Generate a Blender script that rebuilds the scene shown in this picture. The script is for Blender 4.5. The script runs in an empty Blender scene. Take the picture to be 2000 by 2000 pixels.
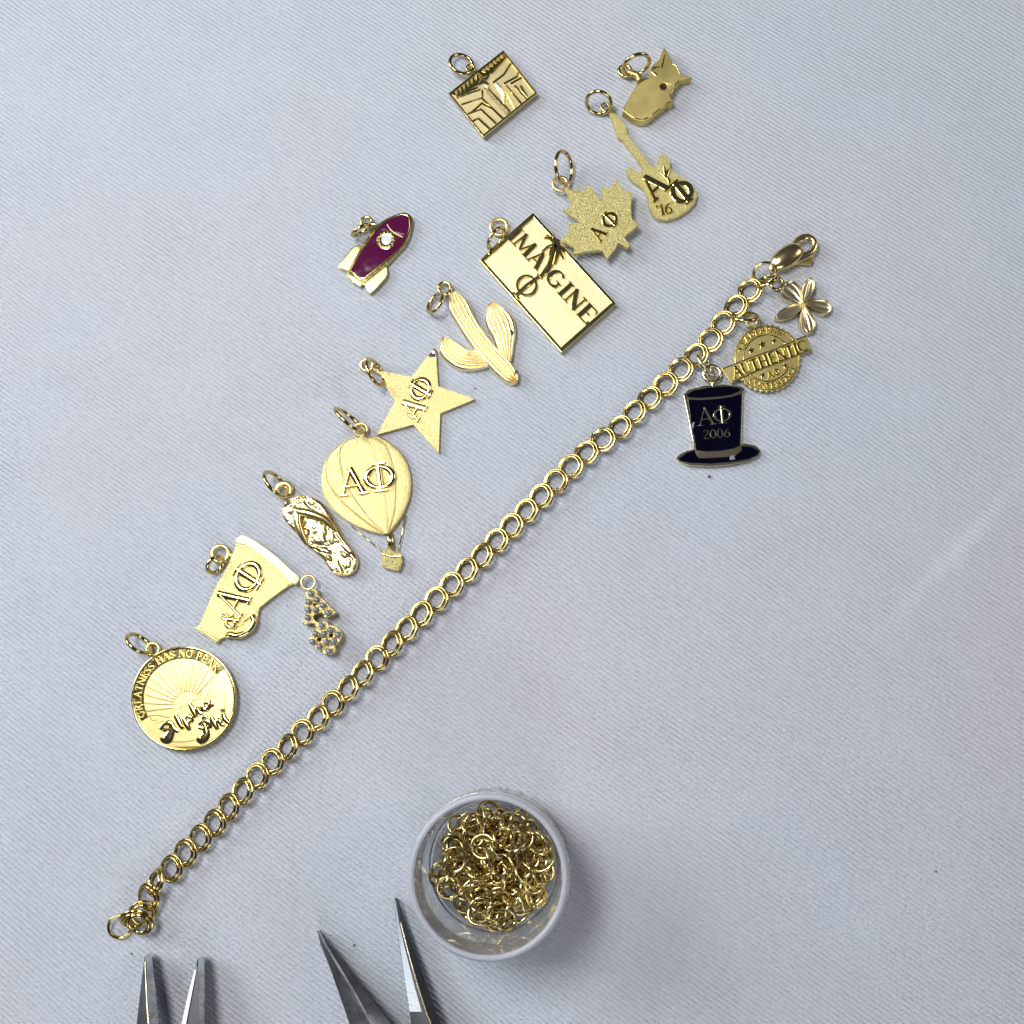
import bpy, bmesh, math, random
from mathutils import Vector, Matrix, noise
random.seed(7)
S = bpy.context.scene
COL = S.collection
U = 1e-4                       # 0.1 mm: about one pixel of the photograph on the cloth

# ------------------------------------------------------------------ camera
FOC = 2144.0
CAM = Vector((0.0090, -0.0400, 0.2100))
FW = (-CAM).normalized()
RT = FW.cross(Vector((0, 1, 0))).normalized()
UP = RT.cross(FW).normalized()
cd = bpy.data.cameras.new("camera")
cam = bpy.data.objects.new("camera", cd)
COL.objects.link(cam)
cam.matrix_world = Matrix(((RT.x, UP.x, -FW.x, CAM.x), (RT.y, UP.y, -FW.y, CAM.y), (RT.z, UP.z, -FW.z, CAM.z), (0, 0, 0, 1)))
cd.sensor_width = 36.0
cd.lens = 36.0 * FOC / 2000.0
cd.clip_start = 0.005
cd.clip_end = 20.0
S.camera = cam

# ------------------------------------------------------------------ world and lamps
wd = bpy.data.worlds.new("World")
S.world = wd
wd.use_nodes = True
wd.node_tree.nodes["Background"].inputs[0].default_value = (0.80, 0.88, 1.0, 1)
wd.node_tree.nodes["Background"].inputs[1].default_value = 0.045


def area(name, loc, target, sx, sy, radiance, color, roll=0.0):
    l = bpy.data.lights.new(name, 'AREA')
    l.shape = 'RECTANGLE'
    l.size, l.size_y = sx, sy
    l.energy = radiance * math.pi * sx * sy
    l.color = color
    o = bpy.data.objects.new(name, l)
    COL.objects.link(o)
    o.location = loc
    q = (Vector(target) - Vector(loc)).to_track_quat('-Z', 'Y')
    o.rotation_euler = (q.to_matrix() @ Matrix.Rotation(roll, 3, 'Z')).to_euler()
    return o


area("desk_lamp_light", (-0.122, 0.088, 0.40), (-0.02, 0.02, 0), 0.165, 0.105, 18.0, (1.0, 0.985, 0.95), math.radians(48))
area("fill_light_left", (-0.72, 0.32, 0.46), (0, 0, 0), 0.46, 0.40, 7.6, (0.86, 0.93, 1.0))  # soft fill added on the left, no known window
area("fill_light_front", (0.12, -0.85, 0.50), (0, 0, 0), 0.42, 0.24, 5.0, (0.95, 0.97, 1.0))  # added softbox in front, stands for no real window
area("fill_light_right", (0.80, 0.20, 0.52), (0, 0, 0), 0.34, 0.26, 4.0, (1.0, 0.90, 0.86))  # weaker warm fill, added on the right for ring highlights

S.view_settings.view_transform = 'Standard'
S.view_settings.look = 'None'
S.view_settings.exposure = 0.37
S.view_settings.gamma = 1.0
S.cycles.max_bounces = 14
S.cycles.transmission_bounces = 12
S.cycles.glossy_bounces = 6
S.cycles.sample_clamp_indirect = 18.0
S.cycles.use_denoising = True


# ------------------------------------------------------------------ materials
def mat(name, color, metallic=0.0, rough=0.5, bump=None, coat=0.0, trans=0.0, ior=1.5, tint=None, sheen=0.0):
    m = bpy.data.materials.new(name)
    m.use_nodes = True
    nt = m.node_tree
    b = nt.nodes["Principled BSDF"]
    b.inputs["Base Color"].default_value = (*color, 1)
    b.inputs["Metallic"].default_value = metallic
    b.inputs["Roughness"].default_value = rough
    b.inputs["IOR"].default_value = ior
    b.inputs["Transmission Weight"].default_value = trans
    b.inputs["Coat Weight"].default_value = coat
    b.inputs["Sheen Weight"].default_value = sheen
    tc = nt.nodes.new("ShaderNodeTexCoord")
    if bump:
        src = None
        for (sc, st, di) in bump:
            n = nt.nodes.new("ShaderNodeTexNoise")
            n.inputs["Scale"].default_value = sc
            n.inputs["Detail"].default_value = 2.0
            nt.links.new(tc.outputs["Object"], n.inputs["Vector"])
            bp = nt.nodes.new("ShaderNodeBump")
            bp.inputs["Strength"].default_value = st
            bp.inputs["Distance"].default_value = di
            nt.links.new(n.outputs[0], bp.inputs["Height"])
            if src:
                nt.links.new(src.outputs[0], bp.inputs["Normal"])
            src = bp
        nt.links.new(src.outputs[0], b.inputs["Normal"])
    if tint:
        n = nt.nodes.new("ShaderNodeTexNoise")
        n.inputs["Scale"].default_value = tint[1]
        n.inputs["Detail"].default_value = 3.0
        nt.links.new(tc.outputs["Object"], n.inputs["Vector"])
        mx = nt.nodes.new("ShaderNodeMix")
        mx.data_type = 'RGBA'
        mx.inputs[6].default_value = (*color, 1)
        mx.inputs[7].default_value = (*tint[0], 1)
        rp = nt.nodes.new("ShaderNodeMapRange")
        rp.inputs[1].default_value = 0.38
        rp.inputs[2].default_value = 0.66
        nt.links.new(n.outputs[0], rp.inputs[0])
        nt.links.new(rp.outputs[0], mx.inputs[0])
        nt.links.new(mx.outputs[2], b.inputs["Base Color"])
    return m


G = (0.79, 0.665, 0.285)
GD = (0.73, 0.595, 0.225)
M_POL = mat("polished_gold", G, 1.0, 0.13, [(260, 0.25, 0.0004), (9000, 0.12, 0.00002)], tint=(GD, 500))
M_SAT = mat("satin_gold", G, 1.0, 0.40, [(9000, 0.35, 0.00004)], tint=(GD, 700))
M_BRI = mat("bright_satin_gold", (0.86, 0.70, 0.33), 1.0, 0.34, [(7000, 0.35, 0.00003)], tint=((0.84, 0.66, 0.28), 600))
M_SAND = mat("sandblasted_gold", (0.97, 0.86, 0.40), 1.0, 0.50, [(4600, 1.0, 0.00034)], tint=((0.52, 0.42, 0.16), 4600))
M_STAR = mat("soft_satin_gold", (0.85, 0.72, 0.35), 1.0, 0.42, [(120, 0.35, 0.0008), (5000, 0.9, 0.00016)], tint=((0.68, 0.55, 0.23), 4200))
M_CACT = mat("cast_pale_gold", (0.88, 0.76, 0.46), 1.0, 0.27, [(900, 0.1, 0.00004)])
M_SANDAL = mat("cast_gold", (0.84, 0.68, 0.34), 1.0, 0.27, [(2600, 0.3, 0.00006)])
M_SET = mat("rough_cast_gold", (0.74, 0.60, 0.29), 1.0, 0.30, [(3400, 1.0, 0.00028)])
M_PSAT = mat("pale_satin_gold", (0.88, 0.81, 0.50), 1.0, 0.46, [(5200, 0.9, 0.00010)], tint=((0.84, 0.72, 0.42), 3000))
M_HEAD = mat("smooth_matt_gold", (0.76, 0.64, 0.25), 1.0, 0.48, [(6000, 0.6, 0.00008)], tint=((0.60, 0.49, 0.19), 260))
M_CLASP = mat("clasp_gold", (0.82, 0.66, 0.33), 1.0, 0.23, [(2000, 0.2, 0.00006)])
M_FLAT = mat("dull_frosted_gold", (0.70, 0.60, 0.33), 1.0, 0.48, [(6000, 0.8, 0.00010)])
M_WHITE = mat("white_enamel", (0.78, 0.80, 0.86), 0.0, 0.2)
M_CHIP = mat("bare_metal_chip", (0.26, 0.27, 0.31), 0.7, 0.6)
M_WIRE = mat("gold_wire", (0.68, 0.57, 0.27), 1.0, 0.14, [(2500, 0.18, 0.00006)], tint=((0.52, 0.39, 0.16), 900))
M_CHAIN = mat("chain_gold", (0.66, 0.515, 0.205), 1.0, 0.13, [(3500, 0.25, 0.00006)], tint=((0.50, 0.37, 0.13), 900))
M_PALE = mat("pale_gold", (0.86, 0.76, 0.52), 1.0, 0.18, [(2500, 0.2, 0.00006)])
M_PETAL = mat("dull_petal_gold", (0.80, 0.70, 0.45), 1.0, 0.30, [(5000, 0.4, 0.00005)])
M_STEEL = mat("brushed_steel", (0.12, 0.124, 0.135), 0.7, 0.40, [(900, 0.6, 0.00012), (4200, 0.8, 0.00006)], tint=((0.075, 0.078, 0.088), 420))
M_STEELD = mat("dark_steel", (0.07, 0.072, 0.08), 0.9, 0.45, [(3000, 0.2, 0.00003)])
M_STEELB = mat("ground_steel", (0.66, 0.68, 0.73), 0.7, 0.50, [(2600, 0.8, 0.00008)])
M_PURP = mat("purple_enamel", (0.085, 0.005, 0.045), 0.0, 0.16, [(180, 0.5, 0.0006), (2500, 0.1, 0.00004)], ior=1.30)
M_NAVY = mat("navy_enamel", (0.0012, 0.0012, 0.008), 0.0, 0.16, [(180, 0.5, 0.0006), (2500, 0.1, 0.00004)], ior=1.30)
M_PEARL = mat("grey_pearl", (0.22, 0.235, 0.27), 0.25, 0.14, None, coat=1.0)
M_TARN = mat("tarnish", (0.05, 0.06, 0.09), 0.6, 0.45, [(8000, 0.5, 0.00004)])
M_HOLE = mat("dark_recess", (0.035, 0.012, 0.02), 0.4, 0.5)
M_BAND = mat("hat_band_bronze", (0.10, 0.085, 0.06), 0.7, 0.45, [(8000, 0.5, 0.00004)])
M_LINT = mat("lint_speck", (0.10, 0.10, 0.12), 0.0, 0.8)
M_JAR = mat("clear_plastic", (0.97, 0.975, 0.99), 0.0, 0.07, [(60, 0.12, 0.001)], trans=0.88, ior=1.42)
M_FROST = mat("frosted_plastic", (0.74, 0.76, 0.83), 0.0, 0.30, None, trans=0.55, ior=1.40)


def cloth_material():
    m = bpy.data.materials.new("ribbed_satin")
    m.use_nodes = True
    nt = m.node_tree
    N = nt.nodes.new
    L = nt.links.new
    b = nt.nodes["Principled BSDF"]
    tc = N("ShaderNodeTexCoord")

    def noise_n(scale, detail=2.0, vec=None):
        n = N("ShaderNodeTexNoise")
        n.inputs["Scale"].default_value = scale
        n.inputs["Detail"].default_value = detail
        L(vec if vec else tc.outputs["Object"], n.inputs["Vector"])
        return n.outputs[0]

    def math_n(op, a, c=None):
        n = N("ShaderNodeMath")
        n.operation = op
        for i, v in enumerate((a, c)):
            if v is None:
                continue
            if isinstance(v, (int, float)):
                n.inputs[i].default_value = v
            else:
                L(v, n.inputs[i])
        return n.outputs[0]

    mp = N("ShaderNodeMapping")
    mp.inputs["Rotation"].default_value = (0, 0, math.radians(35.5))
    L(tc.outputs["Object"], mp.inputs["Vector"])
    sp = N("ShaderNodeSeparateXYZ")
    L(mp.outputs[0], sp.inputs[0])
    # ribs: rounded ridges with a narrow groove between, 0.86 mm apart, wandering a little
    w1 = math_n('MULTIPLY', noise_n(9, 1.0), 0.0070)
    w2 = math_n('MULTIPLY', noise_n(300, 1.0), 0.00009)
    y = math_n('ADD', math_n('ADD', sp.outputs[1], w1), w2)
    ph = math_n('MULTIPLY', y, math.pi / 0.00083)
    rib = math_n('POWER', math_n('ABSOLUTE', math_n('SINE', ph)), 0.62)
    # each rib is made of short cross threads
    mp2 = N("ShaderNodeMapping")
    mp2.inputs["Rotation"].default_value = (0, 0, math.radians(35.5))
    mp2.inputs["Scale"].default_value = (1.0, 1.7, 1.0)
    L(tc.outputs["Object"], mp2.inputs["Vector"])
    th = noise_n(2300, 2.0, mp2.outputs[0])
    fine = noise_n(5200, 2.0)
    soft = noise_n(60, 3.0)
    amp = math_n('ADD', math_n('MULTIPLY', soft, 0.9), 0.42)
    h = math_n('ADD', math_n('MULTIPLY', rib, amp), math_n('ADD', math_n('MULTIPLY', th, 1.5), math_n('MULTIPLY', fine, 0.6)))
    bp = N("ShaderNodeBump")
    bp.inputs["Strength"].default_value = 1.0
    bp.inputs["Distance"].default_value = 0.00027
    L(h, bp.inputs["Height"])
    L(bp.outputs[0], b.inputs["Normal"])
    # faint warm tint patches scattered over the cloth colour
    mx = N("ShaderNodeMix")
    mx.data_type = 'RGBA'
    mx.inputs[6].default_value = (0.595, 0.632, 0.722, 1)
    mx.inputs[7].default_value = (0.625, 0.625, 0.690, 1)
    mr = N("ShaderNodeMapRange")
    mr.inputs[1].default_value = 0.42
    mr.inputs[2].default_value = 0.72
    L(noise_n(14, 3.0), mr.inputs[0])
    L(mr.outputs[0], mx.inputs[0])
    L(mx.outputs[2], b.inputs["Base Color"])
    b.inputs["Roughness"].default_value = 0.48
    b.inputs["Specular IOR Level"].default_value = 0.45
    b.inputs["Sheen Weight"].default_value = 0.25
    b.inputs["Sheen Roughness"].default_value = 0.4
    return m


M_CLOTH = cloth_material()


# ------------------------------------------------------------------ geometry helpers
def W(px, py, z=0.0):
    """point of the place at height z (in 0.1 mm) seen at pixel px,py of the 2000 px photograph"""
    d = RT * (px - 1000.0) + UP * (1000.0 - py) + FW * FOC
    t = (z * U - CAM.z) / d.z
    return CAM + d * t


class K:
    """close-up coordinates -> photograph pixels"""
    def __init__(s, x0, y0, sc):
        s.x0, s.y0, s.sc = x0, y0, sc

    def __call__(s, *p):
        if len(p) == 2 and not isinstance(p[0], (tuple, list)):
            return (s.x0 + p[0] / s.sc, s.y0 + p[1] / s.sc)
        return [(s.x0 + q[0] / s.sc, s.y0 + q[1] / s.sc) for q in (p[0] if len(p) == 1 else p)]


def thing(name, px, py, label, cat, group=None):
    o = bpy.data.objects.new(name, None)
    o.empty_display_size = 0.002
    COL.objects.link(o)
    o.location = W(px, py, 0)
    o["label"] = label
    o["category"] = cat
    if group:
        o["group"] = group
    return o


def origin_of(o):
    while o.parent:
        o = o.parent
    return Vector(o.location)


def finish(me, name, m, parent, angle=35, weighted=False):
    me.materials.clear()
    me.materials.append(m)
    me.polygons.foreach_set("use_smooth", [True] * len(me.polygons))
    if angle < 179:
        me.set_sharp_from_angle(angle=math.radians(angle))
    me.update()
    o = bpy.data.objects.new(name, me)
    COL.objects.link(o)
    if parent is not None:
        o.parent = parent
    if weighted:
        w = o.modifiers.new("wn", 'WEIGHTED_NORMAL')
        w.keep_sharp = True
    return o


class MB:
    def __init__(s):
        s.v, s.f = [], []

    def add(s, vs, fs):
        k = len(s.v)
        s.v += [Vector(v) for v in vs]
        s.f += [tuple(i + k for i in f) for f in fs]

    def build(s, name, m, parent=None, angle=35, weighted=False):
        off = origin_of(parent) if parent is not None else Vector((0, 0, 0))
        me = bpy.data.meshes.new(name)
        me.from_pydata([tuple(v - off) for v in s.v], [], s.f)
        bm = bmesh.new()
        bm.from_mesh(me)
        bmesh.ops.recalc_face_normals(bm, faces=bm.faces)
        bm.to_mesh(me)
        bm.free()
        return finish(me, name, m, parent, angle, weighted)


def catmull(pts, closed=True, n=5):
    out = []
    N = len(pts)
    rng = range(N) if closed else range(N - 1)
    for i in rng:
        if closed:
            p0, p1, p2, p3 = pts[i - 1], pts[i], pts[(i + 1) % N], pts[(i + 2) % N]
        else:
            p0, p1, p2, p3 = pts[max(i - 1, 0)], pts[i], pts[i + 1], pts[min(i + 2, N - 1)]
        for k in range(n):
            t = k / n
            out.append(tuple(0.5 * ((2 * p1[j]) + (-p0[j] + p2[j]) * t + (2 * p0[j] - 5 * p1[j] + 4 * p2[j] - p3[j]) * t * t
                                    + (-p0[j] + 3 * p1[j] - 3 * p2[j] + p3[j]) * t ** 3) for j in range(len(p1))))
    if not closed:
        out.append(tuple(pts[-1]))
    return out


def circ(cx, cy, r, n=40, ry=None, a0=0.0):
    ry = r if ry is None else ry
    return [(cx + r * math.cos(a0 + 2 * math.pi * i / n), cy + ry * math.sin(a0 + 2 * math.pi * i / n)) for i in range(n)]


def plate(name, outlines, z0, z1, m, parent, bevel=1.0, smooth=False, angle=30):
    """solid cut from sheet: outlines are closed pixel polygons (outer, then holes) on its top face"""
    off = origin_of(parent)
    cu = bpy.data.curves.new(name, 'CURVE')
    cu.dimensions = '2D'
    cu.fill_mode = 'BOTH'
    bevel = min(bevel, (z1 - z0) * 0.45)
    for pts in outlines:
        if smooth:
            pts = catmull(pts)
        sp = cu.splines.new('POLY')
        sp.points.add(len(pts) - 1)
        for i, (x, y) in enumerate(pts):
            w = W(x, y, z1)
            sp.points[i].co = (w.x, w.y, 0, 1)
        sp.use_cyclic_u = True
    cu.bevel_depth = bevel * U
    cu.bevel_resolution = 1
    cu.offset = -bevel * U
    cu.extrude = ((z1 - z0) / 2 - bevel) * U
    ob = bpy.data.objects.new(name + "_c", cu)
    COL.objects.link(ob)
    dg = bpy.context.evaluated_depsgraph_get()
    me = bpy.data.meshes.new_from_object(ob.evaluated_get(dg))
    bpy.data.objects.remove(ob)
    bpy.data.curves.remove(cu)
    me.name = name
    bm = bmesh.new()
    bm.from_mesh(me)
    bmesh.ops.remove_doubles(bm, verts=bm.verts, dist=1e-7)
    bmesh.ops.translate(bm, verts=bm.verts, vec=Vector((0, 0, (z0 + z1) / 2 * U)) - off)
    bmesh.ops.recalc_face_normals(bm, faces=bm.faces)
    bm.to_mesh(me)
    bm.free()
    return finish(me, name, m, parent, angle, True)


JIT = [0]


def stroke(mb, path, z0, h, closed=False, tri=False, rnd=False):
    """raised stroke: path of (px,py,width); box section with chamfers, or a triangular ridge"""
    JIT[0] = (JIT[0] + 1) % 9
    h = h + JIT[0] * 0.05
    zr = z0
    P = [(W(p[0], p[1], zr), p[2]) for p in path]
    n = len(P)
    if tri:
        sec = [(-.5, 0), (0, 1), (.5, 0)]
    elif rnd:
        sec = [(-.5, 0), (-.47, .45), (-.34, .8), (-.14, 1), (.14, 1), (.34, .8), (.47, .45), (.5, 0)]
    else:
        sec = [(-.5, 0), (-.48, .7), (-.34, 1), (.34, 1), (.48, .7), (.5, 0)]
    k = len(sec)
    vs = []
    for i in range(n):
        a = P[(i - 1) % n][0] if (closed or i > 0) else P[i][0]
        b = P[(i + 1) % n][0] if (closed or i < n - 1) else P[i][0]
        t = (b - a)
        t.z = 0
        if t.length < 1e-9:
            t = Vector((1, 0, 0))
        t.normalize()
        nv = Vector((-t.y, t.x, 0))
        for (sx, sz) in sec:
            q = P[i][0] + nv * (sx * P[i][1] * U)
            q = Vector((q.x, q.y, (z0 + sz * h) * U))
            vs.append(q)
    fs = []
    for i in range(n if closed else n - 1):
        j = (i + 1) % n
        for s in range(k - 1):
            fs.append((i * k + s, i * k + s + 1, j * k + s + 1, j * k + s))
    if not closed:
        fs.append(tuple(range(k)))
        fs.append(tuple((n - 1) * k + s for s in range(k)))
    mb.add(vs, fs)


def tube(mb, pts, radii, n=10, closed=False, flat=1.0, caps=True):
    """round bar through 3-D points (metres), radius per point (0.1 mm)"""
    m = len(pts)
    vs = []
    prev = None
    for i in range(m):
        a = pts[(i - 1) % m] if (closed or i > 0) else pts[i]
        b = pts[(i + 1) % m] if (closed or i < m - 1) else pts[i]
        t = (b - a).normalized()
        if prev is None:
            ref = Vector((0, 0, 1)) if abs(t.z) < 0.9 else Vector((1, 0, 0))
            u = (ref - t * ref.dot(t)).normalized()
        else:
            u = (prev - t * prev.dot(t)).normalized()
        prev = u
        v = t.cross(u)
        r = radii[i] * U if isinstance(radii, (list, tuple)) else radii * U
        for k in range(n):
            an = 2 * math.pi * k / n
            vs.append(pts[i] + u * (r * flat * math.cos(an)) + v * (r * math.sin(an)))
    fs = []
    for i in range(m if closed else m - 1):
        j = (i + 1) % m
        for k in range(n):
            fs.append((i * n + k, i * n + (k + 1) % n, j * n + (k + 1) % n, j * n + k))
    if not closed and caps:
        fs.append(tuple(range(n)))
        fs.append(tuple((m - 1) * n + k for k in range(n)))
    mb.add(vs, fs)


def ring_pts(c, R, normal, n=36, xdir=None, gap=0.0, start=0.0, ry=1.0):
    normal = normal.normalized()
    x = xdir if xdir is not None else (Vector((1, 0, 0)) if abs(normal.x) < 0.9 else Vector((0, 1, 0)))
    x = (x - normal * x.dot(normal)).normalized()
    y = normal.cross(x)
    tot = 2 * math.pi - gap
    m = n if gap == 0 else n + 1
    return [c + (x * math.cos(start + gap / 2 + tot * i / n) + y * (ry * math.sin(start + gap / 2 + tot * i / n))) * (R * U) for i in range(m)]


def wire_ring(parent, px, py, a, ratio, ang, name="jump_ring", m=None, r=4.0, sign=1, lift=0.0, gap_at=None):
    """wire ring whose outline in the picture is an ellipse: half length a, narrowness ratio, long side at ang degrees (y down)"""
    m = m or M_WIRE
    tilt = math.acos(max(0.05, min(1, ratio)))
    zc = a * math.sin(tilt) + r + lift
    c = W(px, py, zc)
    ax = Vector((math.cos(math.radians(ang)), -math.sin(math.radians(ang)), 0))
    # start from the viewing direction so that the tilt is what the camera sees
    view = (CAM - c).normalized()
    axv = (ax - view * ax.dot(view)).normalized()
    nrm = Matrix.Rotation(sign * tilt, 3, axv) @ view
    mb = MB()
    if gap_at is None:
        tube(mb, ring_pts(c, a, nrm, 40, axv), r, 10, True)
    else:
        tube(mb, ring_pts(c, a, nrm, 40, axv, gap=0.10, start=math.radians(gap_at)), r, 10, False)
    zmin = min(v.z for v in mb.v)
    for v in mb.v:
        v.z += 0.6 * U - zmin + lift * U
    return mb.build(name, m, parent, 180)


def flat_ring(parent, px, py, Ro, Ri, z, m, name="bail", hz=1.0):
    r = (Ro - Ri) / 2
    R = (Ro + Ri) / 2
    c = W(px, py, z + r * hz)
    mb = MB()
    pts = ring_pts(c, R, Vector((0, 0, 1)), 32)
    tube(mb, pts, r, 10, True, flat=hz)
    return mb.build(name, m, parent, 180)


def neck(parent, a, b, w, z, m):
    mb = MB()
    tube(mb, [W(*a, z), W(*b, z)], [w / 2, w / 2 + 1], 12)
    return mb.build("bail_neck", m, parent, 60)


def lathe(mb, c, prof, n=64, arc=None):
    k = len(prof)
    vs = []
    for i in range(n):
        a = 2 * math.pi * i / n
        for (r, z) in prof:
            vs.append(Vector((c.x + r * U * math.cos(a), c.y + r * U * math.sin(a), z * U)))
    fs = []
    for i in range(n):
        j = (i + 1) % n
        for s in range(k - 1):
            fs.append((i * k + s, j * k + s, j * k + s + 1, i * k + s + 1))
    mb.add(vs, fs)


def resample(pts, n):
    d = [0]
    for i in range(1, len(pts)):
        d.append(d[-1] + math.hypot(pts[i][0] - pts[i - 1][0], pts[i][1] - pts[i - 1][1]))
    out = []
    j = 0
    for k in range(n):
        t = d[-1] * k / (n - 1)
        while j < len(d) - 2 and d[j + 1] < t:
            j += 1
        f = (t - d[j]) / max(1e-9, d[j + 1] - d[j])
        out.append(tuple(pts[j][q] + (pts[j + 1][q] - pts[j][q]) * f for q in range(len(pts[0]))))
    return out


def strip(mb, A, B, zf, zb, zref, nu=24, nv=12, smooth=True):
    """modelled relief between two edge curves A and B (pixels); zf(u,v) is the height, skirts drop to zb"""
    if smooth:
        A, B = catmull(A, False, 6), catmull(B, False, 6)
    A, B = resample(A, nu), resample(B, nu)
    vs = []
    for i in range(nu):
        a, b = W(A[i][0], A[i][1], zref), W(B[i][0], B[i][1], zref)
        for j in range(nv):
            v = j / (nv - 1)
            p = a.lerp(b, v)
            z = zf(i / (nu - 1), v)
            vs.append(Vector((p.x, p.y, z * U)))
    fs = []
    for i in range(nu - 1):
        for j in range(nv - 1):
            fs.append((i * nv + j, i * nv + j + 1, (i + 1) * nv + j + 1, (i + 1) * nv + j))
    # skirt
    loop = [j for j in range(nv)] + [i * nv + nv - 1 for i in range(1, nu)] + [(nu - 1) * nv + j for j in range(nv - 2, -1, -1)] + [i * nv for i in range(nu - 2, 0, -1)]
    base = len(vs)
    for q in loop:
        vs.append(Vector((vs[q].x, vs[q].y, zb * U)))
    m = len(loop)
    for q in range(m):
        fs.append((loop[q], loop[(q + 1) % m], base + (q + 1) % m, base + q))
    mb.add(vs, fs)


def lobe_edges(cl, hw):
    A, B = [], []
    for i, p in enumerate(cl):
        a = cl[max(0, i - 1)]
        b = cl[min(len(cl) - 1, i + 1)]
        t = (b[0] - a[0], b[1] - a[1])
        l = math.hypot(*t)
        n = (-t[1] / l, t[0] / l)
        A.append((p[0] + n[0] * hw[i], p[1] + n[1] * hw[i]))
        B.append((p[0] - n[0] * hw[i], p[1] - n[1] * hw[i]))
    return A, B


def dome(v, p=0.5):
    return max(0.0, 1 - (2 * v - 1) ** 2) ** p


# ------------------------------------------------------------------ raised lettering
def ell(cx, cy, rx, ry, w0, w1, a0=0, a1=360, n=20):
    """arc; w0 = width at the sides, w1 = width at top and bottom"""
    out = []
    for i in range(n + 1):
        a = math.radians(a0 + (a1 - a0) * i / n)
        c = abs(math.cos(a))
        out.append((cx + rx * math.cos(a), cy + ry * math.sin(a), w1 + (w0 - w1) * c))
    return out


T, H, SF = 0.19, 0.085, 0.07


def sf(x0, x1, y):
    return [(x0, y, SF), (x1, y, SF)]


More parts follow.
